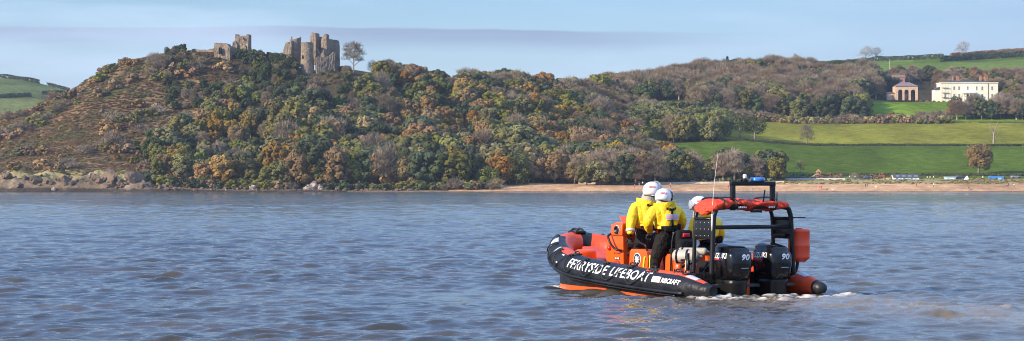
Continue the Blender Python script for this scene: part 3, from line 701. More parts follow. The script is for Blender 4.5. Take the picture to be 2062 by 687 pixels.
ZBAND = {'top': 'beside castle', 'ridge': 'on skyline ridge', 'shore': 'behind beach', 'shore2': 'behind beach wall', 'upland': 'in far brown wood',
         'behind': 'in mansion wood', 'lawnside': 'below lawn', 'field_edge': 'in field-edge clump', 'gap': 'on distant saddle', 'near': 'in near wood'}
KD = {'russet': 'russet tree', 'ochre': 'golden ochre tree', 'olive': 'olive green tree', 'darkgreen': 'dark green tree', 'yellowgreen': 'yellow-green tree',
      'bare': 'bare grey tree', 'purple': 'bare pinkish tree', 'conifer': 'narrow dark conifer'}
KB = {'olive': 'olive green bush', 'darkgreen': 'dark green bush', 'bramble': 'brown bramble bush', 'bracken': 'rusty bracken clump', 'yellowgreen': 'yellow-green bush', 'bare': 'bare grey twiggy bush', 'grassy': 'straw coloured tussock'}
BB = {'slope': None, 'foreshore': 'by water', 'dune': 'behind beach', 'bramble_band': 'in bramble strip', 'scrub_band': 'in scrub strip',
      'castle_bank': 'on castle bank', 'house_bed': 'in mansion bed', 'upper_scrub': 'by upper field'}
def spot(px):
    for a, b, t in SPOT:
        if a <= px < b: return t
ORD = ['leftmost', 'second', 'third', 'fourth', 'fifth', 'sixth', 'seventh', 'eighth', 'ninth', 'tenth', 'eleventh', 'twelfth', 'thirteenth', 'fourteenth', 'fifteenth', 'sixteenth', 'seventeenth', 'eighteenth', 'nineteenth', 'twentieth']
def band(Y):
    return 'lowest row' if Y < 885 else 'low' if Y < 912 else 'midway' if Y < 945 else 'high' if Y < 985 else 'topmost'
def labels_for(items, sel, KK, BZN):
    cells = {}
    for i in sel:
        zn, px, Y = items[i][0], items[i][1], items[i][2]; bd = BZN.get(zn) or band(Y)
        cells.setdefault((items[i][5], bd, spot(px)), []).append(i)
    lab = {}
    for (kd, bd, sp), l_ in cells.items():
        l_.sort(key=lambda i: items[i][1])
        for j, i in enumerate(l_):
            if len(l_) == 1: t = f'{KK[kd]} {bd}, {sp}'
            else: t = f'{ORD[min(j, 19)]} {KK[kd]} {bd}, {sp}' if j == 0 else f'{ORD[min(j, 19)]} {KK[kd]} from left, {bd}, {sp}'
            lab[i] = t if len(t.split()) <= 16 else t.replace(' from left', '').replace(' the ', ' ')
    return lab
tl = labels_for(trees, TOP, KD, ZBAND); bl = labels_for(bushes, BTOP, KB, BB)
ZG_NAME = lambda zn: 'trees of the castle hill woods' if zn in ('hill', 'top', 'ridge') else 'trees of the far brown wood' if zn in ('upland', 'behind', 'gap') else 'trees behind the beach and fields'
for i in sorted(TOP):
    zn, px, Y, x, hgt, kd, z0 = trees[i]; cm_, tmsh, nh = PROTO[kd][i % len(PROTO[kd])]; s_ = hgt / nh
    e = bpy.data.objects.new('woodland_tree' if kd != 'conifer' else 'conifer_tree', None); C.objects.link(e); e.location = (x, Y, z0 - 0.2); e.rotation_euler = (0, 0, (i * 2.399) % 6.283)
    e.scale = (s_ * (0.95 + 0.25 * ((i * 37) % 10) / 10), s_ * (0.95 + 0.25 * ((i * 53) % 10) / 10), s_)
    tag(e, tl[i], 'tree', ZG_NAME(zn))
    for nm, me in (('crown', cm_), ('trunk', tmsh)):
        c = bpy.data.objects.new(nm, me); C.objects.link(c); c.parent = e
BG = {'slope': 'bushes on the open castle hill slope', 'foreshore': 'bushes at the foot of the wood', 'dune': 'bushes at the back of the beach'}
for i in sorted(BTOP):
    zn, px, Y, x, hgt, kd, z0 = bushes[i]; me, nh = SHR[kd][i % 2]; s_ = hgt / nh
    e = bpy.data.objects.new('bush', me); C.objects.link(e); e.location = (x, Y, z0 - 0.25); e.rotation_euler = (0, 0, (i * 2.399) % 6.283)
    ws = s_ * (1.35 if zn == 'slope' else 1.15); e.scale = (ws * 1.1, ws, s_); tag(e, bl[i], 'bush', BG.get(zn, 'bushes in hedge and scrub strips'))
# the rest as stuff through geometry nodes
def scatter(name, items, protos, wide=1.0, tall=1.0):
    """one object carrying many plants: items = (x, y, z, scale, rot, proto index)"""
    V = np.array([(a, b, c) for a, b, c, *_ in items], np.float32); me = bpy.data.meshes.new(name); me.vertices.add(len(V)); me.vertices.foreach_set('co', V.ravel())
    for nm, k, ty in (('psc', 3, 'FLOAT'), ('prot', 4, 'FLOAT'), ('pkind', 5, 'INT')):
        a_ = me.attributes.new(nm, ty, 'POINT'); a_.data.foreach_set('value', np.array([it[k] for it in items], np.int32 if ty == 'INT' else np.float32))
    o = link(name, me); g = bpy.data.node_groups.new(name, 'GeometryNodeTree')
    g.interface.new_socket('Geometry', in_out='INPUT', socket_type='NodeSocketGeometry'); g.interface.new_socket('Geometry', in_out='OUTPUT', socket_type='NodeSocketGeometry')
    n = g.nodes; l = g.links; gi = n.new('NodeGroupInput'); go = n.new('NodeGroupOutput'); jn = n.new('GeometryNodeJoinGeometry')
    def attr(nm, dt):
        a = n.new('GeometryNodeInputNamedAttribute'); a.data_type = dt; a.inputs[0].default_value = nm; return a.outputs[0]
    sc_, rt_, kd_ = attr('psc', 'FLOAT'), attr('prot', 'FLOAT'), attr('pkind', 'INT')
    cz = n.new('ShaderNodeCombineXYZ'); l.new(rt_, cz.inputs[2])
    cs = n.new('ShaderNodeCombineXYZ'); wn = n.new('ShaderNodeMath'); wn.operation = 'MULTIPLY'; l.new(sc_, wn.inputs[0]); wn.inputs[1].default_value = wide
    l.new(wn.outputs[0], cs.inputs[0]); l.new(wn.outputs[0], cs.inputs[1]); tn = n.new('ShaderNodeMath'); tn.operation = 'MULTIPLY'; l.new(sc_, tn.inputs[0]); tn.inputs[1].default_value = tall; l.new(tn.outputs[0], cs.inputs[2])
    for k, me_ in enumerate(protos):
        po = bpy.data.objects.new(me_.name + '_source', me_)
        oi = n.new('GeometryNodeObjectInfo'); oi.inputs['Object'].default_value = po; oi.inputs['As Instance'].default_value = True
        eq = n.new('FunctionNodeCompare'); eq.data_type = 'INT'; eq.operation = 'EQUAL'; l.new(kd_, eq.inputs['A'] if eq.inputs['A'].type == 'INT' else eq.inputs[2]); eq.inputs[3].default_value = k
        ip = n.new('GeometryNodeInstanceOnPoints'); l.new(gi.outputs[0], ip.inputs['Points']); l.new(eq.outputs[0], ip.inputs['Selection']); l.new(oi.outputs['Geometry'], ip.inputs['Instance'])
        l.new(cz.outputs[0], ip.inputs['Rotation']); l.new(cs.outputs[0], ip.inputs['Scale']); l.new(ip.outputs[0], jn.inputs[0])
    l.new(jn.outputs[0], go.inputs[0]); md = o.modifiers.new('scatter', 'NODES'); md.node_group = g; return o
tp = [(k, v) for k in PROTO for v in range(len(PROTO[k]))]
rest = [(x, Y, z0 - 0.2, hgt / 10.0, (i * 2.399) % 6.283, tp.index((kd, i % len(PROTO[kd])))) for i, (zn, px, Y, x, hgt, kd, z0) in enumerate(trees) if i not in TOP]
tag(scatter('woodland', rest, [PROTO[k][v][0] for k, v in tp], 1.05), 'mixed autumn woodland massed between the nearer trees on the hills', 'woodland', kind='stuff')
bp = [(k, v) for k in SHR for v in range(2)]
restb = [(x, Y, z0 - 0.2, hgt / 3.0, (i * 2.399) % 6.283, bp.index((kd, i % 2))) for i, (zn, px, Y, x, hgt, kd, z0) in enumerate(bushes) if i not in BTOP]
tag(scatter('undergrowth', restb, [SHR[k][v][0] for k, v in bp], 1.3), 'low scrub and brambles filling slopes and strips between the bushes', 'undergrowth', kind='stuff')
# bracken, heather and grass texture of the open slope
bits = []
for _ in range(17000):
    px = prs.uniform(-115, 480); Y_ = prs.uniform(856, 1015)
    if px > 300 and Y_ < 900 + (px - 300) * 0.28: continue
    x = XX(px, Y_); f = float(vnoise((x + Y_ * .8) / 26, (Y_ - x * .5) / 9, 61)) * 0.7 + prs.random() * 0.3
    kd = 'bracken' if f < 0.46 else 'bramble' if f < 0.64 else 'grassy' if f < 0.8 else 'olive'
    if Y_ < 866 and prs.random() < 0.7: kd = 'grassy'
    bits.append((x, Y_, H(x, Y_) - 0.15, prs.uniform(0.14, 0.28), prs.random() * 6.28, ['bracken', 'bramble', 'grassy', 'olive'].index(kd)))
tag(scatter('bracken', bits, [SHR[k][0][0] for k in ('bracken', 'bramble', 'grassy', 'olive')], 2.6, .5), 'rusty bracken and dry grass covering the open left slope', 'bracken', kind='stuff')
bits = []
for _ in range(1500):
    px = prs.uniform(1190, 2110); Y_ = prs.uniform(872 if px > 1480 else 885, 904); x = XX(px, Y_)
    if vnoise(x / 8, Y_ / 5, 71) < 0.35: continue
    bits.append((x, Y_, H(x, Y_) - 0.1, prs.uniform(0.10, 0.24), prs.random() * 6.28, 0 if prs.random() < 0.8 else 1))
tag(scatter('dune_grass', bits, [SHR['grassy'][0][0], SHR['olive'][0][0]], 1.6), 'straw coloured dune grass along the top of the beach', 'dune grass', kind='stuff')

# hedges: strips of foliage along real field boundaries
def hedge(pts, hgt, wid, kd, label, hfun=None, n_per=26, group='field hedges'):
    rs = np.random.default_rng(int(pts[0][0] * 7 + pts[0][1])); Cn = []; Nn = []
    for (p0, y0), (p1, y1) in zip(pts[:-1], pts[1:]):
        ln = abs(XX(p1, y1) - XX(p0, y0)) + abs(y1 - y0); k = int(ln * n_per)
        for _ in range(k):
            t = rs.random(); px = p0 + (p1 - p0) * t; Y_ = y0 + (y1 - y0) * t; x = XX(px, Y_)
            hh = hgt * (0.78 + 0.35 * float(vnoise(x / 9, Y_ / 9, 31)) + 0.12 * rs.random()); a = rs.uniform(-0.2, math.pi + 0.2)
            zz = (hfun(px, Y_) if hfun else H(x, Y_)) - 0.1
            Cn.append((x + rs.normal() * .2, Y_ + math.cos(a) * wid / 2, zz + abs(math.sin(a)) ** 0.6 * hh)); Nn.append((rs.normal() * .5, math.cos(a) + rs.normal() * .3, math.sin(a) + .2 + rs.normal() * .3))
    V_, F_ = quads(np.array(Cn), np.array(Nn), np.full(len(Cn), 0.42 if hgt < 2 else .7), rs)
    o = link('hedge', mesh_np('hedge', V_, F_, [LM[kd]])); recenter(o); tag(o, label, 'hedge', group)
hedge([(1405, 1050), (1700, 1050), (2130, 1050)], 1.0, 1.4, 'darkgreen', 'thin dark hedge between the two green fields below the mansion')
hedge([(1680, 912), (1900, 912), (2130, 912)], 1.1, 1.4, 'darkgreen', 'low dark hedge behind the beach huts at the foot of the field')
hedge([(1735, 1790), (1860, 1800), (1900, 1800)], 3.6, 3, 'darkgreen', 'dark skyline hedge right of the two windswept trees', n_per=16)
hedge([(1640, 1700), (1690, 1720), (1740, 1760)], 3.2, 3, 'olive', 'skyline hedge left of the two windswept trees', n_per=16)
hedge([(1895, 1700), (1980, 1730), (2130, 1760)], 4.2, 3, 'darkgreen', 'thick dark hedge climbing the upper right field', n_per=16)
hedge([(1915, 2010), (2000, 2060), (2130, 2095)], 3.0, 3, 'bramble', 'topmost brown hedge on the skyline at the right edge', n_per=14)
hedge([(-110, 1830), (0, 1835), (78, 1840)], 3.2, 3, 'darkgreen', 'dark hedge along the crest of the far left hill', far_h, 16)
hedge([(-110, 1660), (0, 1680), (62, 1700)], 3.0, 3, 'darkgreen', 'dark hedge crossing the far left hill below its crest', far_h, 16)
hedge([(84, 1720), (108, 1740), (132, 1760)], 3.0, 3, 'darkgreen', 'short dark hedge right of the other hedges on the far left hill', far_h, 16)
hedge([(95, 1835), (118, 1838), (140, 1842)], 2.6, 3, 'olive', 'last bit of crest hedge dropping behind the castle hill', far_h, 16)

# trees that stand alone
def lone(px, Y, h_, r_, kd, label, seed, n=900, lean=0.0, tr=0.35, base=0.25, bark=None, fine=True, group='standing trees', lobes=15, low=0.25, crown_on=True, limbs=8):
    p = on(px, Y, -0.2); t = thing('tree', label, 'tree', p, group=group)
    trunk_mb(seed, h_, r_, tr, lean, limbs, fine, low).build('trunk', bark or BARK, t)
    if crown_on:
        V_, F_ = crown(kd, seed, h_, r_, n=n, base=base, lobes=lobes, lean=lean); link('crown', mesh_np('crown', V_, F_, [LM[kd]]), t)
    return t
lone(712, 1006, 13.5, 5.6, 'bare', 'big bare round-crowned tree on the skyline right of the castle', 501, 2600)
lone(749, 1010, 7.2, 2.4, 'bare', 'small bare tree on the skyline, right of the big bare one', 502, 240)
lone(775, 1012, 7.5, 3.0, 'bare', 'pale bare tree where the wooded hump begins', 503, 500)
lone(1740, 1760, 12.5, 6.0, 'bare', 'left one of two windswept bare trees on the right skyline', 504, 900, lean=3.2)
lone(1760, 1765, 11.5, 5.0, 'bare', 'right one of two windswept bare trees on the right skyline', 505, 700, lean=3.0)
lone(1934, 1780, 12.5, 6.4, 'bare', 'lone windswept bare tree leaning right on the far right skyline', 506, 950, lean=3.6)
lone(1490, 1062, 11.5, 6.0, 'darkgreen', 'dark spreading tree with forked trunk, left of pair by light field', 507, 1000, tr=.5, base=.3)
lone(1520, 1060, 11.0, 6.2, 'darkgreen', 'dark spreading tree, right of pair by the light field', 508, 1000, tr=.5, base=.3)
lone(1625, 1060, 9.5, 4.0, 'bare', 'small half-bare tree alone in the light green field', 509, 1100, tr=.25, base=.05)
lone(1971, 917, 13.0, 6.3, 'bramble', 'round brown tree standing between the blue huts', 510, 2600, tr=.5, base=.12)
lone(2001, 1055, 11.0, 3.0, 'bare', 'pale dead tree trunk with broken limbs at the field hedge', 511, 0, tr=.5, bark=mat('dead_bark', (0.30, 0.26, 0.20), .9, var=.3, vscale=5), crown_on=False, limbs=6)
lone(1545, 908, 10.5, 6.5, 'bare', 'wide bare brown tree at the foot of the dark green field', 512, 3200, tr=.35, base=.0)
lone(1448, 1075, 14.5, 7.5, 'yellowgreen', 'tall yellow-green tree left of the dark spreading pair', 513, 2600, tr=.5, base=.0)
lone(983, 864, 8.2, 6.0, 'yellowgreen', 'bright green rounded tree at the tip of the beach', 514, 2000, tr=.3, base=-.1)
lone(1612, 906, 7.0, 2.0, 'bare', 'slim bare sapling beside the playground', 515, 200, tr=.1)
lone(1925, 1235, 11.5, 5.0, 'darkgreen', 'dark rounded tree on the lawn left of the mansion front trees', 516, 1500, tr=.4, base=-.05)
lone(645, 862, 16, 7.0, 'ochre', 'tall golden tree at the foot of the wood under the castle', 517, 3000, tr=.5, base=-.05)
lone(600, 860, 17, 6.0, 'ochre', 'tallest golden tree, left of its twin, under the round tower', 518, 3000, tr=.5, base=-.05)
lone(1040, 874, 15, 6.5, 'yellowgreen', 'tall yellowish tree above the narrow end of the beach', 519, 2600, tr=.5, base=-.05)
lone(1215, 874, 15, 8.5, 'bare', 'broad bare pinkish tree behind the beach left of the crew', 520, 5000, tr=.5, base=-.05)
lone(770, 862, 16, 7.0, 'russet', 'large russet-orange tree at the wood foot below the small bare trees', 523, 3000, tr=.5, base=-.05)
lone(820, 862, 14, 6.5, 'ochre', 'broad golden tree at the wood foot below the wooded hump', 524, 3000, tr=.5, base=-.05)
lone(700, 864, 15, 7.0, 'russet', 'large russet tree at the wood foot below the big bare skyline tree', 525, 3000, tr=.5, base=-.05)
lone(900, 866, 15, 7.5, 'darkgreen', 'big dark green tree at the wood foot left of beach tip', 526, 3000, tr=.5, base=-.08)
lone(945, 872, 15, 7.5, 'darkgreen', 'big dark green tree directly behind the bright green rounded one', 527, 3000, tr=.5, base=-.08)
lone(330, 985, 7.5, 4.5, 'bare', 'pale bare tree on the ridge left of the curtain wall', 521, 1900, tr=.3, base=-.05)
lone(310, 992, 6.0, 4.0, 'bare', 'lower bare tree on the ridge shoulder left of castle', 522, 1700, tr=.3, base=-.05)
# ------------------------------------------------------------------ castle
STONE = mat('castle_stone', (0.29, 0.232, 0.175), 0.95, var=0.25, vscale=0.45, bump=0.9, bscale=1.3, spec=0.1, col2=(0.165, 0.13, 0.10))
DARK = mat('shade_door_black', (0.012, 0.012, 0.014), 0.9, spec=0.05)  # near-black: painted shade of the castle windows, and the mansion door
def ruin(mb, cx, cy, w_, d_, rot, zb, prof, m=0, jag=0.5, seed=0, steps=14):
    """rubble wall block: footprint w_ x d_ (along, across), turned by rot, its top following prof [(t, z)]"""
    rs = random.Random(seed); M = Matrix.Translation((cx, cy, 0)) @ Matrix.Rotation(rot, 4, 'Z')
    ts = [i / steps for i in range(steps + 1)]; pt = [p[0] for p in prof]; pz = [p[1] for p in prof]
    zt = [float(np.interp(t, pt, pz)) + rs.uniform(-jag, jag) for t in ts]; rings = []
    nh = 5
    for i, t in enumerate(ts):
        x = (t - 0.5) * w_; col = []
        for k in range(nh + 1):
            z = zb + (zt[i] - zb) * k / nh; off = rs.uniform(-.16, .16) if 0 < k < nh else 0
            col.append(M @ Vector((x + (rs.uniform(-.2, .2) if 0 < i < steps else rs.uniform(-.25, .25) * (k / nh)), -d_ / 2 + off + 0.03 * (k), z)))
        for k in range(nh, -1, -1):
            z = zb + (zt[i] + (rs.uniform(-.3, .3) if k == nh else 0) - zb) * k / nh; col.append(M @ Vector((x, d_ / 2 - 0.03 * k, z)))
        rings.append(col)
    mb.loft(rings, m, True, False)
def tower(mb, c, r0, r1, zb, zt, n=22, jag=0.5, seed=0, slope=(0, 0), thick=1.6, hollow=5):
    rs = random.Random(seed); rings = []; tops = [zt + rs.uniform(-jag, jag) + slope[0] * math.cos(2 * math.pi * j / n) + slope[1] * math.sin(2 * math.pi * j / n) for j in range(n)]
    def ring(r, f, zadd=0):
        return [Vector((c[0] + r * math.cos(2 * math.pi * j / n) * (1 + rs.uniform(-.012, .012)), c[1] + r * math.sin(2 * math.pi * j / n), zb + (tops[j] - zb) * f + zadd)) for j in range(n)]
    for k in range(7): f = k / 6; rings.append(ring(r0 + (r1 - r0) * min(1, f * 1.6), f))
    rings.append(ring(r1 - thick, 1.0)); rings.append(ring(r1 - thick, 1.0, -hollow))
    mb.loft(rings, 0, True, False)
Yc = 1000.0; s1 = Yc / FPX
cas = thing('castle_ruin', 'ruined stone castle with round and square towers crowning the wooded hill', 'castle', (XX(540, 1005), 1005, Z(140, 1005)))
def shade_plug(px0, px1, py0, py1, Y, rot=0.0, name='window'):  # solid dark plug; its colour stands in for shade inside a window
    mb = MB(); w_ = (px1 - px0) * Y / FPX; h_ = (py1 - py0) * Y / FPX; xc = XX((px0 + px1) / 2, Y); zb = Z(py1, Y)
    prof = [(-w_ / 2, 0), (w_ / 2, 0), (w_ / 2, h_ * .75), (w_ * .3, h_ * .93), (0, h_), (-w_ * .3, h_ * .93), (-w_ / 2, h_ * .75)]
    M = Matrix.Translation((xc, Y, zb)) @ Matrix.Rotation(rot, 4, 'Z')
    mb.loft([[M @ Vector((a, -.25, b)) for a, b in prof], [M @ Vector((a, .4, b)) for a, b in prof]], 0, True, False); return mb.build(name, DARK, None)
def attach(o, par):
    me = o.data; me.transform(WORLD[par.name].inverted()); o.parent = par; return o
Zc = lambda py, Y=1000: Z(py, Y)
# curtain wall, gatehouse wall with slit windows
mb = MB(); ruin(mb, XX(413, 1004), 1004, 12.5, 1.8, R(-14), Zc(128), [(0, Zc(97)), (.2, Zc(99)), (.5, Zc(99.5)), (.8, Zc(97.5)), (1, Zc(96))], seed=1, jag=.25); mb.build('curtain_wall', STONE, cas, True)
mb = MB(); ruin(mb, XX(450, 998), 998, 7.6, 4.2, R(-12), Zc(136), [(0, Zc(88)), (.12, Zc(88.2)), (.55, Zc(88)), (.78, Zc(88.5)), (.9, Zc(93)), (1, Zc(97))], seed=2, jag=.2)
ruin(mb, XX(468, 1000), 1000, 5.0, 2.2, R(38), Zc(128), [(0, Zc(95)), (.5, Zc(94)), (1, Zc(99))], seed=3, jag=.4); g1 = mb.build('gate_wall', STONE, cas, True)
for a, b in ((440.0, 442.6), (443.6, 446.2)): attach(shade_plug(a, b, 95.5, 109, 995.2, R(-12)), cas)
for a, b in ((440.5, 442.3), (444.0, 445.8)): attach(shade_plug(a, b, 116, 122, 995.2, R(-12)), cas)
mb = MB(); ruin(mb, XX(473.0, 1006), 1006, 2.4, 2.2, R(-10), Zc(120), [(0, Zc(84)), (.5, Zc(80)), (.8, Zc(81)), (1, Zc(90))], seed=4, jag=.2, steps=6)
ruin(mb, XX(490.0, 1008), 1008, 6.2, 5.4, R(-9), Zc(122), [(0, Zc(67)), (.1, Zc(68)), (.14, Zc(70.3)), (.82, Zc(70.6)), (.88, Zc(67.5)), (1, Zc(67))], seed=5, jag=.08, steps=16)
mb.build('square_tower', STONE, cas, True); attach(shade_plug(488.7, 490.5, 75.5, 79.5, 1004.6, R(-9)), cas)
mb = MB(); ruin(mb, XX(493, 1000), 1000, 3.3, 2.0, R(-15), Zc(122), [(0, Zc(100)), (.3, Zc(89)), (.6, Zc(91)), (.8, Zc(101)), (1, Zc(104))], seed=6, jag=.3, steps=8)
ruin(mb, XX(501, 1000.5), 1000.5, 2.4, 2.4, R(40), Zc(122), [(0, Zc(88)), (.4, Zc(92)), (1, Zc(101))], seed=7, jag=.3, steps=6)
mb.build('broken_turret', STONE, cas, True)
mb = MB(); ruin(mb, XX(541, 1018), 1018, 15.5, 1.6, R(12), Zc(128), [(0, Zc(103)), (.3, Zc(105.5)), (.55, Zc(103.5)), (.68, Zc(100.2)), (.82, Zc(102.5)), (1, Zc(105))], seed=8, jag=.2); mb.build('curtain_wall', STONE, cas, True)
# the great gatehouse: left turret, round tower, tall broken block, right range
mb = MB(); tower(mb, (XX(594.5, 1008), 1008), 2.9, 2.7, Zc(132), Zc(78.5, 1008), seed=9, jag=.25, slope=(0.3, 0))
ruin(mb, XX(580, 1005.5), 1005.5, 4.4, 3.0, R(-20), Zc(134), [(0, Zc(103)), (.2, Zc(94)), (.35, Zc(86)), (.6, Zc(84)), (.8, Zc(87)), (1, Zc(80))], seed=10, jag=.35, steps=10)
mb.box((XX(587.3, 1007), 1007, Zc(76, 1007)), (.55, .6, 1.1)); mb.box((XX(604.6, 1009), 1009, Zc(77, 1009)), (.8, .6, 1.4))
mb.build('turret', STONE, cas, True)
mb = MB(); tower(mb, (XX(618.5, 1001), 1001), 3.35, 2.95, Zc(150), Zc(86, 1001), seed=11, jag=.22); mb.build('round_tower', STONE, cas, True)
attach(shade_plug(608.5, 611.5, 110.5, 118.5, 998.6, R(-38)), cas)
mb = MB(); ruin(mb, XX(634.0, 1009), 1009, 2.9, 3.6, R(-28), Zc(128), [(0, Zc(72)), (.15, Zc(63.5)), (.6, Zc(63)), (1, Zc(66))], seed=12, jag=.35, steps=8)
ruin(mb, XX(644.0, 1011), 1011, 4.4, 1.6, R(-28), Zc(128), [(0, Zc(67)), (.3, Zc(73)), (.55, Zc(69)), (.8, Zc(72)), (1, Zc(74))], seed=13, jag=.4, steps=10)
ruin(mb, XX(654.5, 1006), 1006, 2.9, 2.8, R(-24), Zc(128), [(0, Zc(78)), (.3, Zc(72)), (.6, Zc(66.5)), (1, Zc(68))], seed=14, jag=.35, steps=8)
ruin(mb, XX(645.5, 1002), 1002, 4.6, 1.8, R(-20), Zc(138), [(0, Zc(110)), (.2, Zc(99)), (.5, Zc(112)), (.8, Zc(104)), (1, Zc(100))], seed=15, jag=.4, steps=10)
mb.build('broken_keep', STONE, cas, True)
mb = MB(); ruin(mb, XX(665.5, 1010), 1010, 9.0, 3.6, R(52), Zc(144), [(0, Zc(76.5)), (.3, Zc(76.6)), (.75, Zc(77)), (.9, Zc(78.5)), (1, Zc(82))], seed=16, jag=.15, steps=16)
ruin(mb, XX(655, 1001), 1001, 9.0, 2.0, R(22), Zc(150), [(0, Zc(116)), (.4, Zc(115)), (.7, Zc(112)), (1, Zc(104))], seed=17, jag=.25, steps=16)
mb.build('gate_range', STONE, cas, True)

# ------------------------------------------------------------------ mansion
CREAM = mat('cream_render', (0.78, 0.71, 0.58), 0.85, var=0.05, vscale=0.5); SLATE = mat('slate', (0.06, 0.06, 0.068), 0.7, var=0.25, vscale=1.5)
BRICK = mat('chimney_brick', (0.36, 0.17, 0.11), 0.9, var=0.25, vscale=2); GLASS = mat('window_glass', (0.05, 0.06, 0.07), 0.12); WHITE = mat('white_paint', (0.8, 0.79, 0.76), 0.6)
SANDST = mat('sandstone', (0.56, 0.385, 0.28), 0.9, var=0.18, vscale=0.7)
Ym = 1322.0; sm = Ym / FPX
def mx_(px): return XX(px, Ym)
def mz_(py): return Z(py, Ym)
gz = mz_(204)
man = thing('mansion', 'long cream Georgian mansion with slate roof and brick chimneys above the lawn', 'mansion', (mx_(1945), Ym, gz))
def front(name, px0, px1, py0, py1, dy, depth, m_, par, bev=0):
    mb = MB(); x0, x1 = mx_(px0), mx_(px1); z0, z1 = mz_(py1), mz_(py0)
    mb.box(((x0 + x1) / 2, Ym + dy + depth / 2, (z0 + z1) / 2), (x1 - x0, depth, z1 - z0)); return mb.build(name, m_, par, True)
mw = front('wall', 1894, 2010, 166.5, 206, 0, 12, CREAM, man)
front('low_wing', 1883, 1893.9, 180, 206, 1.0, 9, CREAM, man)
mb = MB(); x0, x1 = mx_(1882), mx_(1893.8); mb.add([(x0, Ym + 0.6, mz_(180)), (x1, Ym + 0.6, mz_(174.5)), (x1, Ym + 10, mz_(174.5)), (x0, Ym + 10, mz_(180))] + [(x0, Ym + .6, mz_(180.6)), (x1, Ym + .6, mz_(180.6)), (x1, Ym + 10, mz_(180.6)), (x0, Ym + 10, mz_(180.6))],
    [(0, 1, 2, 3), (0, 4, 5, 1), (3, 2, 6, 7), (1, 5, 6, 2), (0, 3, 7, 4), (4, 7, 6, 5)]); mb.build('wing_roof', SLATE, man, True)
front('cornice', 1893.2, 2010.8, 166.0, 167.8, -.35, 12.7, CREAM, man)
mb = MB(); xa, xb = mx_(1909), mx_(1994); za, zb_ = mz_(166), mz_(162)
mb.add([(xa, Ym + .3, za), (xb, Ym + .3, za), (xb, Ym + 11.5, za), (xa, Ym + 11.5, za), (xa + 1.2, Ym + 4, zb_), (xb - 1.2, Ym + 4, zb_), (xb - 1.2, Ym + 8, zb_), (xa + 1.2, Ym + 8, zb_)],
    [(0, 1, 5, 4), (1, 2, 6, 5), (2, 3, 7, 6), (3, 0, 4, 7), (4, 5, 6, 7), (3, 2, 1, 0)]); rf = mb.build('roof', SLATE, man, True)
for pc, t_, wp in ((1922, 153.5, 2.2), (1930.5, 153, 3.2), (1933.5, 154, 2.2), (1978, 152.5, 4.6), (1987, 153, 4.0), (1991, 152, 2.0)):
    mb = MB(); x = mx_(pc); mb.box((x, Ym + 5, (mz_(t_) + mz_(164)) / 2), (wp * sm, 1.4, mz_(t_) - mz_(164))); mb.box((x, Ym + 5, mz_(t_) + .1), (wp * sm + .3, 1.7, .25)); 
    for k in (-.3, .3): mb.lathe([(.14, 0), (.12, .6), (.15, .62)], (x + k * wp * sm * .6, Ym + 5, mz_(t_) + .2), n=6)
    c_ = mb.build('chimney', BRICK, man, True); c_.parent = rf
def win(pc, t_, b_, wp=3.4):
    mb = MB(); x = mx_(pc); w_ = wp * sm; z0, z1 = mz_(b_), mz_(t_)
    for dx, dz, a, b in ((-w_ / 2, 0, .14, z1 - z0), (w_ / 2, 0, .14, z1 - z0), (0, (z1 - z0) / 2, w_, .14), (0, -(z1 - z0) / 2, w_ + .3, .18), (0, 0, w_, .07), (0, 0, .07, z1 - z0)):
        mb.box((x + dx, Ym - .05, (z0 + z1) / 2 + dz), (a, .12, b))
    f = mb.build('window', WHITE, man, True); mb = MB(); mb.box((x, Ym - .004 + .01, (z0 + z1) / 2), (w_ - .1, .04, z1 - z0 - .1)); g = mb.build('pane', GLASS, man, True); g.parent = f
for pc in (1921.5, 1931.5, 1949, 1966.5, 1978, 1998): win(pc, 174, 181.5)
for pc in (1903.5, 1921.5, 1931.5, 1978, 1998): win(pc, 189, 197.5)
mb = MB()
for pc in (1938.6, 1943.5, 1950, 1956.5, 1961.5): mb.lathe([(.42, 0), (.34, .3), (.30, mz_(188.5) - gz), (.42, mz_(188) - gz)], (mx_(pc), Ym - 3.2, gz), n=10)
mb.box((mx_(1950), Ym - 1.8, mz_(187)), (26 * sm, 3.9, .8)); mb.box((mx_(1950), Ym - 1.8, mz_(185.4)), (27.5 * sm, 4.2, .25)); mb.build('portico', WHITE, man, True)
mb = MB(); mb.box((mx_(1950), Ym - .06, mz_(195)), (1.6, .12, 3.2)); mb.build('door', DARK, man, True)
mb = MB(); mb.tube([(mx_(1990.5), Ym - .12, gz), (mx_(1990.5), Ym - .12, mz_(164))], .16, 6); mb.build('drainpipe', SLATE, man, True)
mb = MB()
for px in (1897, 1903, 1909): mb.tube([(mx_(px), Ym - 1.2, gz - .5), (mx_(px), Ym - 1.2, mz_(167))], .05, 5)
for py in (176.5, 186.5, 196.0): mb.box((mx_(1903), Ym - .7, mz_(py)), (14 * sm, 1.1, .06)); mb.box((mx_(1903), Ym - 1.25, mz_(py - 2.6)), (14 * sm, .05, .05))
tag(mb.build('scaffolding', mat('scaffold', (0.38, 0.34, 0.28), 0.6), None), 'metal scaffolding against the left end of the cream mansion', 'scaffolding'); recenter(bpy.data.objects['scaffolding'])

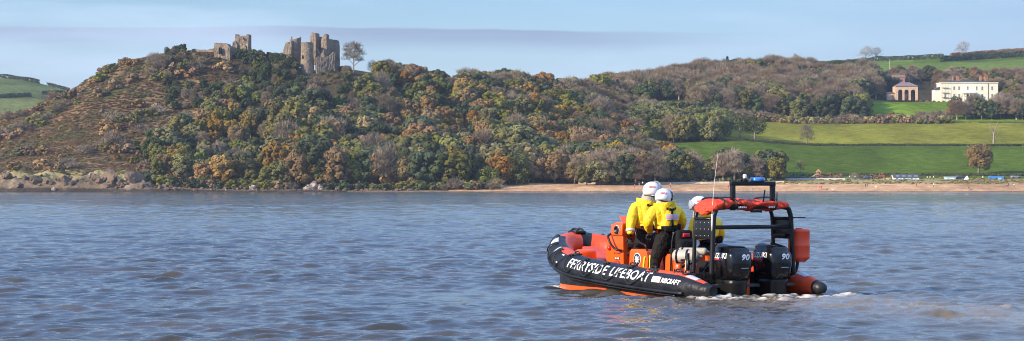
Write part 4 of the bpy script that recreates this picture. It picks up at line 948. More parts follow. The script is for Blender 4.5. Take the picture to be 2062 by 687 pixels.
# arched stone building and brick block behind
Ya = 1330.0
arc = thing('arched_building', 'sandstone building with three tall arches and hipped slate roof', 'building', (XX(1826, Ya), Ya, Z(200, Ya)))
def arched_wall(x0, x1, z0, z1, y, th, arches, m_, par, name='wall'):
    """wall with real arched openings: arches = [(xc, halfwidth, springing z)]"""
    mb = MB(); xs = x0; n = 8
    def slab(a, b, za, zb): mb.box(((a + b) / 2, y + th / 2, (za + zb) / 2), (b - a, th, zb - za))
    for (xc, hw, zs) in arches:
        if xc - hw > xs: slab(xs, xc - hw, z0, z1)
        pts = [(xc - hw * math.cos(math.pi * k / n), zs + hw * math.sin(math.pi * k / n)) for k in range(n + 1)]
        fr = [(p[0], y, p[1]) for p in pts] + [(xc + hw, y, z1), (xc - hw, y, z1)]; bk = [(p[0], y + th, p[2]) for p in fr]
        m = len(fr); k0 = len(mb.V)
        V = fr + bk; F = []
        for k in range(n): F.append((k, k + 1, m + k + 1, m + k))
        top = [(pts[k][0], y, z1) for k in range(n + 1)]; V += top
        for k in range(n): F.append((k, 2 * m + k, 2 * m + k + 1, k + 1))
        mb.add(V, F); xs = xc + hw
    if xs < x1: slab(xs, x1, z0, z1)
    return mb.build(name, m_, par, True)
xa = lambda p: XX(p, Ya); za_ = lambda p: Z(p, Ya)
arched_wall(xa(1803.5), xa(1848.5), za_(202), za_(173.5), Ya, .8, [(xa(1813.3), xa(1817.8) - xa(1813.3), za_(185)), (xa(1826), xa(1830.4) - xa(1826), za_(185)), (xa(1839), xa(1843.6) - xa(1839), za_(185))], SANDST, arc)
mb = MB(); mb.box((xa(1804.2), Ya + 5.4, (za_(202) + za_(173.5)) / 2), (.5, 9, za_(173.5) - za_(202))); mb.box((xa(1847.8), Ya + 5.4, (za_(202) + za_(173.5)) / 2), (.5, 9, za_(173.5) - za_(202)))
mb.box(((xa(1804) + xa(1848)) / 2, Ya + 10, (za_(202) + za_(173.5)) / 2), (xa(1848.4) - xa(1803.6), .5, za_(173.5) - za_(202))); mb.build('rear_wall', SANDST, arc, True)
mb = MB(); a, b = xa(1802.6), xa(1849.4); z0, z1 = za_(173.4), za_(165)
mb.add([(a, Ya - .5, z0), (b, Ya - .5, z0), (b, Ya + 10.6, z0), (a, Ya + 10.6, z0), (a + 4.5, Ya + 5, z1), (b - 4.5, Ya + 5, z1)], [(0, 1, 5, 4), (1, 2, 5), (2, 3, 4, 5), (3, 0, 4), (3, 2, 1, 0)]); mb.build('roof', mat('purple_slate', (0.20, 0.145, 0.15), 0.8, var=.2, vscale=1.2), arc, True)
mb = MB(); mb.box((xa(1826), Ya + 4.5, (za_(200) + za_(187)) / 2), (2.2, 1.6, 3.0), bev=.1); mb.build('plinth', SANDST, arc, True)
t = thing('outhouse', 'small sandstone outhouse beside the arched building', 'outhouse', (xa(1796), Ya + 2, za_(200)))
arched_wall(xa(1788), xa(1803), za_(202), za_(188), Ya + 2, .6, [(xa(1799), xa(1801.6) - xa(1799), za_(194))], SANDST, t)
mb = MB(); mb.box((xa(1795.5), Ya + 5.6, (za_(202) + za_(188)) / 2), (4.4, 5.4, za_(188.2) - za_(202))); mb.build('rear_wall', SANDST, t, True)
mb = MB(); a, b = xa(1787), xa(1803.4); mb.add([(a, Ya + 1.6, za_(188)), (b, Ya + 1.6, za_(188)), (b, Ya + 9, za_(184)), (a, Ya + 9, za_(184)), (a, Ya + 9, za_(188)), (b, Ya + 9, za_(188))], [(0, 1, 2, 3), (3, 2, 5, 4), (0, 3, 4), (1, 5, 2), (0, 4, 5, 1)]); mb.build('roof', SLATE, t, True)
Yb = 1385.0
t = thing('brick_house', 'plain brick gabled house standing behind the arched building', 'house', (XX(1811, Yb), Yb, Z(170, Yb)))
mb = MB(); mb.box((XX(1811, Yb), Yb + 4, (Z(156, Yb) + Z(178, Yb)) / 2), (7.4, 8, Z(156, Yb) - Z(178, Yb))); mb.build('wall', BRICK, t, True)
mb = MB(); a, b = XX(1797.5, Yb), XX(1824.5, Yb); z0, z1 = Z(156.2, Yb), Z(150, Yb)
mb.add([(a, Yb - .3, z0), (b, Yb - .3, z0), (b, Yb + 8.3, z0), (a, Yb + 8.3, z0), (a, Yb + 4, z1), (b, Yb + 4, z1)], [(0, 1, 5, 4), (2, 3, 4, 5), (1, 2, 5), (3, 0, 4), (3, 2, 1, 0)]); mb.build('roof', mat('brown_tile', (0.2, .13, .1), .9, var=.2), t, True)
mb = MB()
for k in range(2): mb.box((XX(1806 + 10 * k, Yb), Yb - .03, Z(162, Yb)), (.9, .08, 1.2))
mb.build('window', GLASS, t, True)
Yg = 1428.0
t = thing('long_shed', 'long pale roofed shed along the upper edge of the wood', 'shed', (XX(1842, Yg), Yg, Z(158, Yg)))
mb = MB(); mb.box((XX(1842, Yg), Yg + 3, (Z(146.5, Yg) + Z(158, Yg)) / 2), (22, 6, Z(146.5, Yg) - Z(158, Yg))); mb.build('wall', mat('pale_wall', (.55, .53, .5), .8, var=.1), t, True)
mb = MB(); a, b = XX(1808, Yg), XX(1876, Yg); z0, z1 = Z(147, Yg), Z(144, Yg)
mb.add([(a, Yg - .4, z0), (b, Yg - .4, z0), (b, Yg + 6.4, z0), (a, Yg + 6.4, z0), (a, Yg + 3, z1), (b, Yg + 3, z1)], [(0, 1, 5, 4), (2, 3, 4, 5), (1, 2, 5), (3, 0, 4), (3, 2, 1, 0)]); mb.build('roof', mat('pale_roof', (.5, .5, .52), .6), t, True)
# flagpole and cattle
p = on(1792, 1500); t = thing('flagpole', 'tall white flagpole on the upper field', 'flagpole', p); mb = MB(); mb.tube([(0, 0, -.3), (0, 0, 9.5)], [.11, .06], 6); mb.lathe([(0.02, 0), (.2, .15), (.02, .3)], (0, 0, 9.4), n=8); mb.build('pole', WHITE, t)
COWB = mat('cow_brown', (.16, .07, .04), .8); COWK = mat('cow_black', (.03, .03, .03), .8); COWW = mat('cow_white', (.7, .66, .6), .8)
def cow_mesh(m_):
    J = {'hip': ((-.75, 0, 1.15), (.3, .34)), 'mid': ((0, 0, 1.08), (.38, .4)), 'sho': ((.7, 0, 1.15), (.3, .34)), 'neck': ((1.05, 0, 1.05), .19), 'head': ((1.35, 0, .55), .14), 'muz': ((1.5, 0, .25), .09), 'tail': ((-1.02, 0, 1.2), .05), 'tail2': ((-1.1, 0, .5), .03)}
    E = [('hip', 'mid'), ('mid', 'sho'), ('sho', 'neck'), ('neck', 'head'), ('head', 'muz'), ('hip', 'tail'), ('tail', 'tail2')]
    for s_ in (1, -1):
        for nm, x, par in (('f', .62, 'sho'), ('h', -.72, 'hip')):
            J[nm + str(s_) + 'a'] = ((x, .2 * s_, .7), .12); J[nm + str(s_) + 'b'] = ((x + (.05 if nm == 'f' else -.1), .2 * s_, .4), .07); J[nm + str(s_) + 'c'] = ((x, .2 * s_, 0), .06)
            E += [(par, nm + str(s_) + 'a'), (nm + str(s_) + 'a', nm + str(s_) + 'b'), (nm + str(s_) + 'b', nm + str(s_) + 'c')]
    o = skin('cow', J, E, 'mid', m_, None, 1); me = o.data; bpy.data.objects.remove(o); return me
cms = {'b': cow_mesh(COWB), 'k': cow_mesh(COWK), 'w': cow_mesh(COWW)}
for px, Y_, k, a, lab in ((1702, 1560, 'b', .2, 'brown cow farthest left in the upper field'), (1750, 1540, 'k', 2.8, 'black cow grazing below the windswept trees'), (1763, 1590, 'k', .4, 'black cow just right of the windswept pair'), (1776, 1545, 'k', 3.0, 'black cow left of the white one'),
                       (1794, 1535, 'w', 0.1, 'white cow beside the flagpole'), (1808, 1560, 'b', 2.9, 'leftmost brown cow right of the flagpole'), (1814, 1565, 'b', .2, 'second brown cow right of the flagpole'), (1821, 1558, 'b', 2.7, 'third brown cow right of the flagpole'), (1690, 1570, 'w', .3, 'small white cow at the left of the upper field')):
    o = link('cow', cms[k]); o.location = on(px, Y_); o.rotation_euler = (0, 0, a); tag(o, lab, 'cow', 'cattle in the upper field')

# ------------------------------------------------------------------ beach front
BLUE = mat('blue_paint', (.04, .22, .55), .5); PALEBLUE = mat('pale_blue', (.35, .55, .70), .5); CONC = mat('concrete', (.50, .44, .36), .9, var=.15, vscale=1)
def gable(name, label, cat, px0, px1, py0, pye, pyt, Y, dep, wall_m, roof_m, flip=False):
    x0, x1 = XX(px0, Y), XX(px1, Y); zb = Z(py0, Y); ze = Z(pye, Y); zt = Z(pyt, Y); t = thing(name, label, cat, ((x0 + x1) / 2, Y, zb))
    mb = MB(); V = [(x0, Y, zb - 1), (x1, Y, zb - 1), (x1, Y + dep, zb - 1), (x0, Y + dep, zb - 1), (x0, Y, ze), (x1, Y, ze), (x1, Y + dep, ze), (x0, Y + dep, ze), (x0, Y + dep / 2, zt), (x1, Y + dep / 2, zt)]
    mb.add(V, [(0, 1, 5, 4), (1, 2, 6, 9, 5), (2, 3, 7, 6), (3, 0, 4, 8, 7), (0, 3, 2, 1)]); mb.build('wall', wall_m, t, True)
    mb = MB(); e = .25; th = .12
    for (ya, yb) in ((Y - e, Y + dep / 2), (Y + dep + e, Y + dep / 2)):
        zl = ze - e * (zt - ze) / (dep / 2)
        mb.add([(x0 - e * .3, ya, zl), (x1 + e * .3, ya, zl), (x1 + e * .3, yb, zt), (x0 - e * .3, yb, zt), (x0 - e * .3, ya, zl + th), (x1 + e * .3, ya, zl + th), (x1 + e * .3, yb, zt + th), (x0 - e * .3, yb, zt + th)], [(0, 1, 2, 3), (4, 5, 6, 7), (0, 1, 5, 4), (1, 2, 6, 5), (2, 3, 7, 6), (3, 0, 4, 7)])
    return t, mb.build('roof', roof_m, t, True)
Yk = 899.0
t, rf = gable('clubhouse', 'long white clubhouse with dark roof and blue doors behind the beach', 'clubhouse', 1799, 1851, 365.5, 357.3, 351.2, Yk, 6.0, WHITE, SLATE)
for i in range(4):
    pc = 1808.5 + i * 12.3; x = XX(pc, Yk); mb = MB(); mb.box((x, Yk + 1.3, Z(355.2, Yk)), (1.5, 1.0, .5), bev=.05); d = mb.build('roof_light', mat('skylight', (.55, .6, .66), .3), t, True)
for i in range(6):
    pc = 1806 + i * 7.4; x = XX(pc, Yk); mb = MB(); mb.box((x, Yk - .04, Z(362, Yk)), (.8, .08, 1.35)); mb.build('door', PALEBLUE if i % 2 else BLUE, t, True)
t = thing('hut', 'small pale block hut left of the white clubhouse', 'hut', (XX(1790, Yk), Yk, Z(365, Yk)))
mb = MB(); mb.box((XX(1790, Yk), Yk + 1, Z(362.5, Yk)), (1.4, 2, 1.5)); mb.box((XX(1790, Yk), Yk + 1, Z(358.7, Yk)), (1.6, 2.3, .15)); mb.build('wall', mat('pale_sand', (.6, .5, .38), .8), t, True)
t = thing('kiosk', 'pale blue and white kiosk cabin between clubhouse and round tree', 'kiosk', (XX(1914, Yk), Yk, Z(365, Yk)))
mb = MB(); mb.box((XX(1914, Yk), Yk + 1.2, Z(361, Yk)), (4.6, 2.4, 1.75), bev=.03); mb.build('cabin', PALEBLUE, t, True)
mb = MB(); mb.box((XX(1914, Yk), Yk + 1.2, Z(356.4, Yk)), (4.9, 2.7, .15)); mb.build('roof', WHITE, t, True)
mb = MB(); mb.box((XX(1918, Yk), Yk - .06, Z(360.5, Yk)), (1.5, .1, .8)); mb.build('window', WHITE, t, True); mb = MB(); mb.box((XX(1905.5, Yk), Yk - .05, Z(361.5, Yk)), (.6, .1, 1.5)); mb.build('door', WHITE, t, True)
t = thing('shipping_container', 'bright blue shipping container right of the round brown tree', 'container', (XX(2007, Yk), Yk, Z(366, Yk)))
mb = MB(); x0, x1 = XX(1992.5, Yk), XX(2021.5, Yk); n = 24; z0, z1 = Z(365.5, Yk), Z(354.5, Yk)
fr = []
for i in range(n * 4 + 1):
    fr.append((x0 + (x1 - x0) * i / (n * 4), Yk + (0.06 if (i // 2) % 2 else 0)))
V = [(a, b, z0) for a, b in fr] + [(a, b, z1) for a, b in fr]; m = len(fr); mb.add(V, [(i, i + 1, m + i + 1, m + i) for i in range(m - 1)])
mb.box(((x0 + x1) / 2, Yk + 1.3, (z0 + z1) / 2), (x1 - x0 - .02, 2.4, z1 - z0 - .02)); mb.build('body', BLUE, t, True)
mb = MB(); mb.box((XX(2013, Yk), Yk - .05, Z(360.5, Yk)), (1.5, .1, 1.0)); mb.build('hatch', PALEBLUE, t, True)
# low pale wall behind the beach
def wall_strip(name, label, cat, pts, h_, th, m_, group=None):
    rings = []
    for px, Y_ in pts:
        p = on(px, Y_); rings.append([Vector((p.x, Y_ - th / 2, p.z - .6)), Vector((p.x, Y_ + th / 2, p.z - .6)), Vector((p.x, Y_ + th / 2, p.z + h_)), Vector((p.x, Y_ - th / 2, p.z + h_))])
    mb = MB(); mb.loft(rings, 0, True, False); o = mb.build(name, m_, None); recenter(o); tag(o, label, cat, group); return o
wall_strip('sea_wall', 'low pale stone wall along the back of the beach behind the lifeboat crew', 'sea wall', [(1166 + i * 8.6, 880 + .3 * math.sin(i)) for i in range(49)], .75, .5, CONC)
wall_strip('low_wall', 'low white wall in front of the playground', 'wall', [(1582 + i * 10, 896) for i in range(13)], .75, .4, mat('old_white', (.6, .55, .47), .9, var=.15))
# playground fence, frame, slide
mb = MB(); FNC = mat('fence_grey', (.16, .20, .22), .6)
for i in range(80):
    p = on(1580 + i * 2.1, 898); mb.box((p.x, 898, p.z + .75), (.06, .06, 1.5))
    if i % 2 == 0: q = on(1580 + (i + 2) * 2.1, 898); mb.box(((p.x + q.x) / 2, 898, (p.z + q.z) / 2 + 1.42), (q.x - p.x + .02, .05, .06))
tag(recenter(mb.build('playground_fence', FNC)), 'dark railing fence round the playground behind the beach', 'fence')
PW = mat('play_timber', (.42, .27, .15), .8, var=.2)
p = on(1648, 903); t = thing('play_tower', 'wooden play tower with pitched roof and slide', 'play tower', p)
mb = MB()
for a, b in ((-.8, -.8), (.8, -.8), (.8, .8), (-.8, .8)): mb.box((a, b, 1.4), (.14, .14, 2.8))
mb.box((0, 0, 1.4), (1.7, 1.7, .12)); mb.box((0, .8, 1.8), (1.6, .06, .7)); mb.build('frame', PW, t)
mb = MB(); mb.add([(-1.1, -1, 2.6), (1.1, -1, 2.6), (1.1, 1, 2.6), (-1.1, 1, 2.6), (0, -1, 3.7), (0, 1, 3.7)], [(0, 1, 4), (2, 3, 5), (1, 2, 5, 4), (3, 0, 4, 5), (3, 2, 1, 0)]); mb.build('roof', PW, t)
mb = MB(); mb.loft([[Vector((-.9, -.35, 1.45)), Vector((-.9, .35, 1.45)), Vector((-.9, .35, 1.7)), Vector((-.9, -.35, 1.7))], [Vector((-3.4, -.35, .2)), Vector((-3.4, .35, .2)), Vector((-3.4, .35, .45)), Vector((-3.4, -.35, .45))], [Vector((-4.1, -.35, .15)), Vector((-4.1, .35, .15)), Vector((-4.1, .35, .3)), Vector((-4.1, -.35, .3))]], 0, True, False); mb.build('slide', mat('slide', (.6, .5, .4), .5), t)
p = on(1601, 903); t = thing('climbing_post', 'green animal-like climbing post at the left of the playground', 'play equipment', p)
mb = MB(); mb.tube([(0, 0, 0), (.1, 0, 1.2), (.3, 0, 2.0)], [.18, .12, .1], 6); mb.sphere((.45, 0, 2.1), (.3, .2, .2), seg=8); mb.tube([(0, 0, 1.2), (-.5, 0, .7)], [.1, .05], 5); mb.build('post', mat('play_green', (.03, .30, .12), .5), t)

# rocks
ROCK = mat('shore_rock', (.20, .143, .10), .95, var=.3, vscale=.5, bump=.8, bscale=1.4, col2=(.11, .08, .06), spec=.15); ROCKP = mat('pale_rock', (.36, .30, .25), .95, var=.2, vscale=.7, bump=.8, bscale=1.6, spec=.15)
def rock_mesh(seed, m_):
    bm = bmesh.new(); bmesh.ops.create_icosphere(bm, subdivisions=3, radius=1)
    sv = Vector((seed * 3.7, seed * 1.3, 0))
    for v in bm.verts:
        q = v.co.copy(); d = mnoise.noise(q * 1.3 + sv) * .55 + mnoise.noise(q * 3.5 + sv) * .22; v.co = q * (1 + d)
        for k in range(5):
            nrm = Vector((math.cos(k * 2.1 + seed), math.sin(k * 1.7 + seed * 2), .5 * math.sin(seed + k))).normalized(); dd = v.co.dot(nrm) - (.62 + .08 * k)
            if dd > 0: v.co -= nrm * dd * .9
    me = bpy.data.meshes.new('rock'); bm.to_mesh(me); bm.free(); me.materials.append(m_); return me
RM = [rock_mesh(i, ROCK) for i in range(5)] + [rock_mesh(i + 9, ROCKP) for i in range(3)]
rocks = []
rr = random.Random(3)
for i in range(44): rocks.append((-30 + i * 8.8 + rr.uniform(-3, 3), rr.uniform(841, 847), rr.uniform(.6, 1.5), i % 5, 'slope'))
for px, Y_, s_, k in ((222, 846, 4.0, 1), (270, 846, 3.4, 2), (243, 844, 2.2, 3), (190, 846, 2.4, 0), (130, 845, 2.0, 3), (70, 845, 2.2, 0), (14, 845, 2.2, 4), (300, 846, 1.4, 1)): rocks.append((px, Y_, s_, k, 'big'))
for px, Y_, s_, k in ((183, 853, 1.0, 5), (630, 850, 2.2, 5), (645, 847, 1.4, 6), (618, 848, 1.2, 7), (658, 848, 1.0, 5), (682, 848, 1.3, 6), (510, 847, 1.5, 5), (108, 839.5, .9, 6), (455, 843, .5, 6)): rocks.append((px, Y_, s_, k, 'pale'))
for i in range(60): rocks.append((330 + i * 8.6 + rr.uniform(-4, 4), rr.uniform(840, 847), rr.uniform(.35, .95), rr.choice([0, 1, 2, 3]), 'small'))
cells = {}
for i, r_ in enumerate(rocks): cells.setdefault((r_[4], spot(r_[0])), []).append(i)
rl = {}
adj = {'slope': 'jagged brown shore rock', 'big': 'big brown crag', 'pale': 'pale grey boulder', 'small': 'small shoreline rock'}
for (k, sp), l_ in cells.items():
    l_.sort(key=lambda i: rocks[i][0]); sp2 = sp.replace('on the ', 'below the ').replace('under ', 'far below ')
    for j, i in enumerate(l_): rl[i] = f'{adj[k]} {sp2}' if len(l_) == 1 else (f'leftmost {adj[k]} {sp2}' if j == 0 else f'{ORD[min(j, 19)]} {adj[k]} from left {sp2}'.replace('on the bracken', 'on bracken').replace(' the ', ' '))
for i, (px, Y_, s_, k, ty) in enumerate(rocks):
    o = link('rock', RM[k]); o.location = on(px, Y_, s_ * .18); o.scale = (s_ * 1.15, s_ * .9, s_ * .8); o.rotation_euler = (rr.uniform(-.3, .3), rr.uniform(-.4, .4), rr.random() * 6.28); tag(o, rl[i], 'rock', 'rocks along the shoreline')
# sandy scar in the wood edge
o = link('sand_bank', rock_mesh(31, mat('scar_sand', (.62, .50, .36), .9, var=.15))); o.location = on(1380, 1188, .8); o.scale = (5.2, 2.0, 1.5); tag(o, 'pale sandy bank exposed below the small field in the wood', 'sand bank')
# ------------------------------------------------------------------ the lifeboat
ORG = mat('orange_gelcoat', (0.83, 0.105, 0.012), .35, var=.06, vscale=3, coat=.3); ORT = mat('orange_rubber', (0.72, 0.075, 0.018), .45, var=.14, vscale=3.5, bump=.15, bscale=6)
BLK = mat('black_rubber', (0.011, 0.012, 0.015), .42, var=.5, vscale=3, bump=.2, bscale=8, spec=.35); ROPE = mat('black_rope', (.012, .012, .014), .7, bump=.5, bscale=60)
BMET = mat('black_metal', (.008, .008, .009), .35, spec=.35); LET = mat('white_lettering', (.80, .80, .80), .5, var=.05); REFL = mat('reflective_tape', (.52, .54, .58), .35, var=.1, vscale=10)
COWL = mat('engine_gloss', (.006, .0065, .008), .14, spec=.45); GREYM = mat('dark_grey_plastic', (.05, .05, .055), .5); REDD = mat('red_decal', (.6, .02, .025), .4)
CLOTHO = mat('orange_cloth', (.74, .055, .018), .7, var=.12, vscale=5, bump=.9, bscale=9); BLKC = mat('black_fabric', (.010, .010, .012), .85, bump=.5, bscale=18, spec=.2)
GREYC = mat('cream_webbing', (.55, .50, .42), .8, var=.15, vscale=10, bump=.4, bscale=30); PINK = mat('faded_pink', (.70, .35, .36), .6)
boat = thing('rigid_inflatable_boat', 'orange and black rigid inflatable lifeboat with two outboard engines motoring across the water', 'boat', BOAT, HEAD)
half = [(0.0, 1.12, .15), (.35, 1.14, .16), (.8, 1.16, .175), (2.0, 1.18, .225), (3.2, 1.17, .29), (4.1, 1.11, .355), (4.8, .96, .455), (5.4, .72, .58), (5.85, .40, .70), (6.02, 0, .755)]
PATH = ptsmooth(half + [(a, -b, z) for a, b, z in half[:-1][::-1]], 10)
PATH = [Vector(p) for p in PATH]; SL = [0.0]
for i in range(1, len(PATH)): SL.append(SL[-1] + (PATH[i] - PATH[i - 1]).length)
SL = np.array(SL); TOT = SL[-1]; PA = np.array([tuple(p) for p in PATH])
def tr_(s):
    d = min(s, TOT - s); r = .225 + .018 * min(1, d / 3) - .012 * max(0, d - 5)
    if d < .75: r = max(.085, r * (0.34 + 0.66 * (d / .75) ** .75))
    return r
def tp_(s, phi, off=0.0):
    p = Vector([float(np.interp(s, SL, PA[:, k])) for k in range(3)]); q = Vector([float(np.interp(min(TOT, s + .05), SL, PA[:, k])) for k in range(3)]); q0 = Vector([float(np.interp(max(0, s - .05), SL, PA[:, k])) for k in range(3)])
    t = (q - q0).normalized(); o_ = Vector((0, 0, 1)).cross(t).normalized(); u = t.cross(o_).normalized()
    d_ = min(s, TOT - s)
    if d_ < .75: p.z -= .02 * (1 - d_ / .75)
    return p + (o_ * math.cos(phi) + u * math.sin(phi)) * (tr_(s) + off)
half_s = TOT / 2; pm = SL <= half_s
def s_at(a): return float(np.interp(a, PA[pm, 0], SL[pm]))
ns, nf = 150, 36; V = []; F = []; MI = []
ss = [TOT * i / ns for i in range(ns + 1)]
for s in ss:
    for j in range(nf): V.append(tp_(s, 2 * math.pi * j / nf))
for i in range(ns):
    a = float(np.interp((ss[i] + ss[i + 1]) / 2, SL, PA[:, 0])); stb = ss[i] > half_s; dd = min(ss[i], TOT - ss[i + 1])
    for j in range(nf):
        ph = (j + .5) * 360 / nf; ph = ph - 360 if ph > 260 else ph
        if ph < 58 or ph > 228: c = 0
        elif ph < 84: c = 1 if (a < 1.7 or 4.35 < a < 4.95) else 0
        else: c = 0 if (ss[i] > half_s - .04 and ss[i] < half_s + .20) else 1
        if 84 < ph < 100 and 2.0 < a < 4.3 and not stb: c = 0
        if stb and ph > 70 and ss[i] >= half_s + .20: c = 1
        if not stb and 5.0 < a <= 5.82 and ph < 110: c = 0
        if dd < (.09 if stb else .16): c = 0
        F.append((i * nf + j, i * nf + (j + 1) % nf, (i + 1) * nf + (j + 1) % nf, (i + 1) * nf + j)); MI.append(c)
mb = MB(); mb.add(V, F, 0, True); mb.M = MI
for e in (0, ns):
    c = len(mb.V); mb.V.append(tuple(tp_(ss[e], 0).lerp(tp_(ss[e], math.pi), .5) + (Vector((-.03, 0, 0)))))
    for j in range(nf): mb.F.append((e * nf + j, e * nf + (j + 1) % nf, c)); mb.M.append(0); mb.S.append(True)
tube = mb.build('inflatable_tube', [BLK, ORT], boat)
mb = MB(); mb.tube([tp_(.55 + (TOT - 1.1) * i / 120, R(-22), .012) for i in range(121)], .028, 6); mb.tube([tp_(.75 + (TOT - 1.5) * i / 120, R(-36), .008) for i in range(121)], .016, 6); mb.build('rubbing_strake', BLK, boat)
def wrap(V2, F2, a_left, phi0, name, m_, off=.004, sgn=1, h_=None):
    """flat lettering wrapped on the port tube: x runs from the bow aft, y up round the tube"""
    s0 = s_at(a_left); V = [tp_(s0 - x, R(phi0) + y / .245, off) for x, y in V2]
    mb = MB(); mb.add(V, F2, 0, True); o = mb.build(name, m_, boat); return o
for txt, aL, wid in (('FERRYSIDE', 4.17, 1.40), ('LIFEBOAT', 2.68, 1.22)):
    V2, F2, w_, h_ = text2d(txt, *[.19, wid], bold=.018, shear=.18, cuts=8); wrap(V2, F2, aL, 8, 'lettering', LET)
V2, F2, w_, h_ = text2d('RIBCRAFT', .095, .50, bold=.03, shear=.15, cuts=4); wrap(V2, F2, 1.13, 12, 'lettering', LET)
V2, F2 = quad2d(.24, .11, 6, 5); wrap(V2, F2, 1.40, 11, 'flag_patch', PINK)
V2, F2 = quad2d(.24, .012, 6, 1)
for k in range(4): wrap(V2, F2, 1.40, 12.5 + k * 7.0, 'flag_patch', LET, .006)
V2 = [(0, 0), (.10, 0), (.22, .20), (.12, .20), (.0, .12), (.13, .02)]; wrap(V2, [(0, 1, 2, 3)], 4.72, 6, 'lettering', LET, .008)
def tpatch(s0, s1, f0, f1, name, m_, off=.005, n=8):
    V = [tp_(s0 + (s1 - s0) * i / n, R(f0 + (f1 - f0) * j / n), off) for j in range(n + 1) for i in range(n + 1)]
    F = [(j * (n + 1) + i, j * (n + 1) + i + 1, (j + 1) * (n + 1) + i + 1, (j + 1) * (n + 1) + i) for j in range(n) for i in range(n)]
    mb = MB(); mb.add(V, F, 0, True); return mb.build(name, m_, boat)
tpatch(.36, .62, 62, 104, 'reflective_patch', REFL); tpatch(TOT - .40, TOT - .66, 70, 118, 'reflective_patch', REFL)
tpatch(s_at(5.45), s_at(5.62) + .12, 35, 78, 'reflective_patch', REFL); tpatch(s_at(5.0), s_at(5.0) + .06, 30, 75, 'reflective_patch', REFL)
for a, f in ((1.62, 84), (1.0, 100), (.72, 96), (4.3, 92), (2.3, 88)):
    mb = MB(); s_ = s_at(a); c = tp_(s_, R(f), .0); mb.lathe([(.10, -.01), (.09, .012), (.05, .02), (.02, .02)], c, n=14); mb.tube(ptsmooth([c + Vector((.07, 0, 0)), c + Vector((.05, 0, .045)), c + Vector((-.05, 0, .045)), c + Vector((-.07, 0, 0))], 4), .014, 6); mb.build('grab_handle', BLK, boat)
# life lines looped along both tubes
def lifeline(mir):
    anc = [5.85, 5.35, 4.85, 4.30, 3.65, 2.95, 2.20, 1.45]; S_ = [s_at(a) for a in anc]
    if mir: S_ = [TOT - s for s in S_]
    mb = MB(); P = []
    for s0, s1 in zip(S_[:-1], S_[1:]):
        for t, f in ((0, 66), (.03, 48), (.06, 22), (.14, -2), (.30, -8), (.5, 6), (.72, 26), (.9, 48)): P.append((s0 + (s1 - s0) * t, f))
    P.append((S_[-1], 66)); pts = ptsmooth([tp_(s, R(f), .028) for s, f in P], 4); mb.tube(pts, .0105, 6)
    for s in S_: c = tp_(s, R(66), .01); mb.sphere(c, (.055, .035, .028), seg=8)
    return mb.build('lifeline_rope', ROPE, boat)
lifeline(False); lifeline(True)
# bow fitting
mb = MB(); c = Vector((6.02, 0, 1.015))
mb.box(c - Vector((0, 0, .04)), (.30, .24, .06), bev=.025); 
for k in (-.06, .06): mb.tube(ptsmooth([c + Vector((-.10, k - .02, -.02)), c + Vector((-.06, k, .02)), c + Vector((.04, k, .02)), c + Vector((.10, k + .02, -.02))], 4), .02, 6)
mb.build('bow_fairlead', BLK, boat)
# hull, deck, transom
rings = []
for i in range(25):
    a = .80 + 5.05 * i / 24; s = s_at(a); c = Vector([float(np.interp(s, SL, PA[:, k])) for k in range(3)]); bw = max(.03, c.y - .02); e = max(0, (a - 3.6) / 2.3)
    zk = -.38 + .62 * e ** 1.9; zc = c.z - .30 + .05 * e
    zk = min(zk, zc - .02)
    fw_ = max(0, min(1, (a - 5.0) / .8)); ew = .13 - .22 * fw_; z10 = .065 + .34 * fw_ ** 1.4; zc = z10 - .10; zk = min(zk, zc - .02); zs_ = max(c.z - .19, z10 + .01)
    rings.append([Vector((a, -bw, c.z - .05)), Vector((a, -bw - ew, zs_)), Vector((a, -bw - ew + .01, z10)), Vector((a, -bw - ew + .02, zc)), Vector((a, -bw * .5, (zc + zk) / 2 - .02)), Vector((a, 0, zk)), Vector((a, bw * .5, (zc + zk) / 2 - .02)), Vector((a, bw + ew - .02, zc)), Vector((a, bw + ew - .01, z10)), Vector((a, bw + ew, zs_)), Vector((a, bw, c.z - .05)), Vector((a, 0, min(.19, c.z)))])
mb = MB(); mb.loft(rings, 0, True, False)
for i_, f_ in enumerate(mb.F):
    if len(f_) == 4 and (f_[0] % 12 in (0, 1, 8, 9) or (f_[0] // 12 >= 20 and f_[0] % 12 in (2, 7))): mb.M[i_] = 1
mb.build('hull', [ORG, BLK], boat)
mb = MB(); rings = []
for i in range(13):
    a = .56 + 4.9 * i / 12; s = s_at(a); bw = float(np.interp(s, SL, PA[:, 1])) - .12; rings.append([Vector((a, -bw, .16)), Vector((a, bw, .16)), Vector((a, bw, .205)), Vector((a, -bw, .205))])
mb.loft(rings, 0, True, False); mb.build('deck', mat('deck_grey', (.10, .10, .105), .8, bump=.4, bscale=40), boat)
mb = MB(); mb.box((.82, 0, .18), (.09, 1.9, .44), bev=.02); mb.build('transom', BLKC, boat)
mb = MB(); mb.box((.66, 0, .14), (.16, .10, .40), bev=.03); mb.build('engine_well', ORG, boat)
# bow locker and cushion
mb = MB(); mb.loft([[Vector((4.65, y, z)) for y, z in ((-.62, .2), (.62, .2), (.62, .44), (.5, .50), (-.5, .50), (-.62, .44))], [Vector((5.2, y, z)) for y, z in ((-.40, .25), (.40, .25), (.40, .54), (.3, .60), (-.3, .60), (-.4, .54))], [Vector((5.55, y, z)) for y, z in ((-.22, .3), (.22, .3), (.22, .66), (.15, .72), (-.15, .72), (-.22, .66))]], 0, True, False)
lk = mb.build('bow_locker', ORT, boat)
mb = MB()
for k in range(3): mb.box((4.80, .615 - .0, .40 + .07 * k), (.22, .03, .03))
g = mb.build('vent_grille', BMET, boat); g.parent = lk
mb = MB(); mb.box((4.72, .62, .56), (.20, .40, .26), bev=.06); mb.build('cushion', ORG, boat)
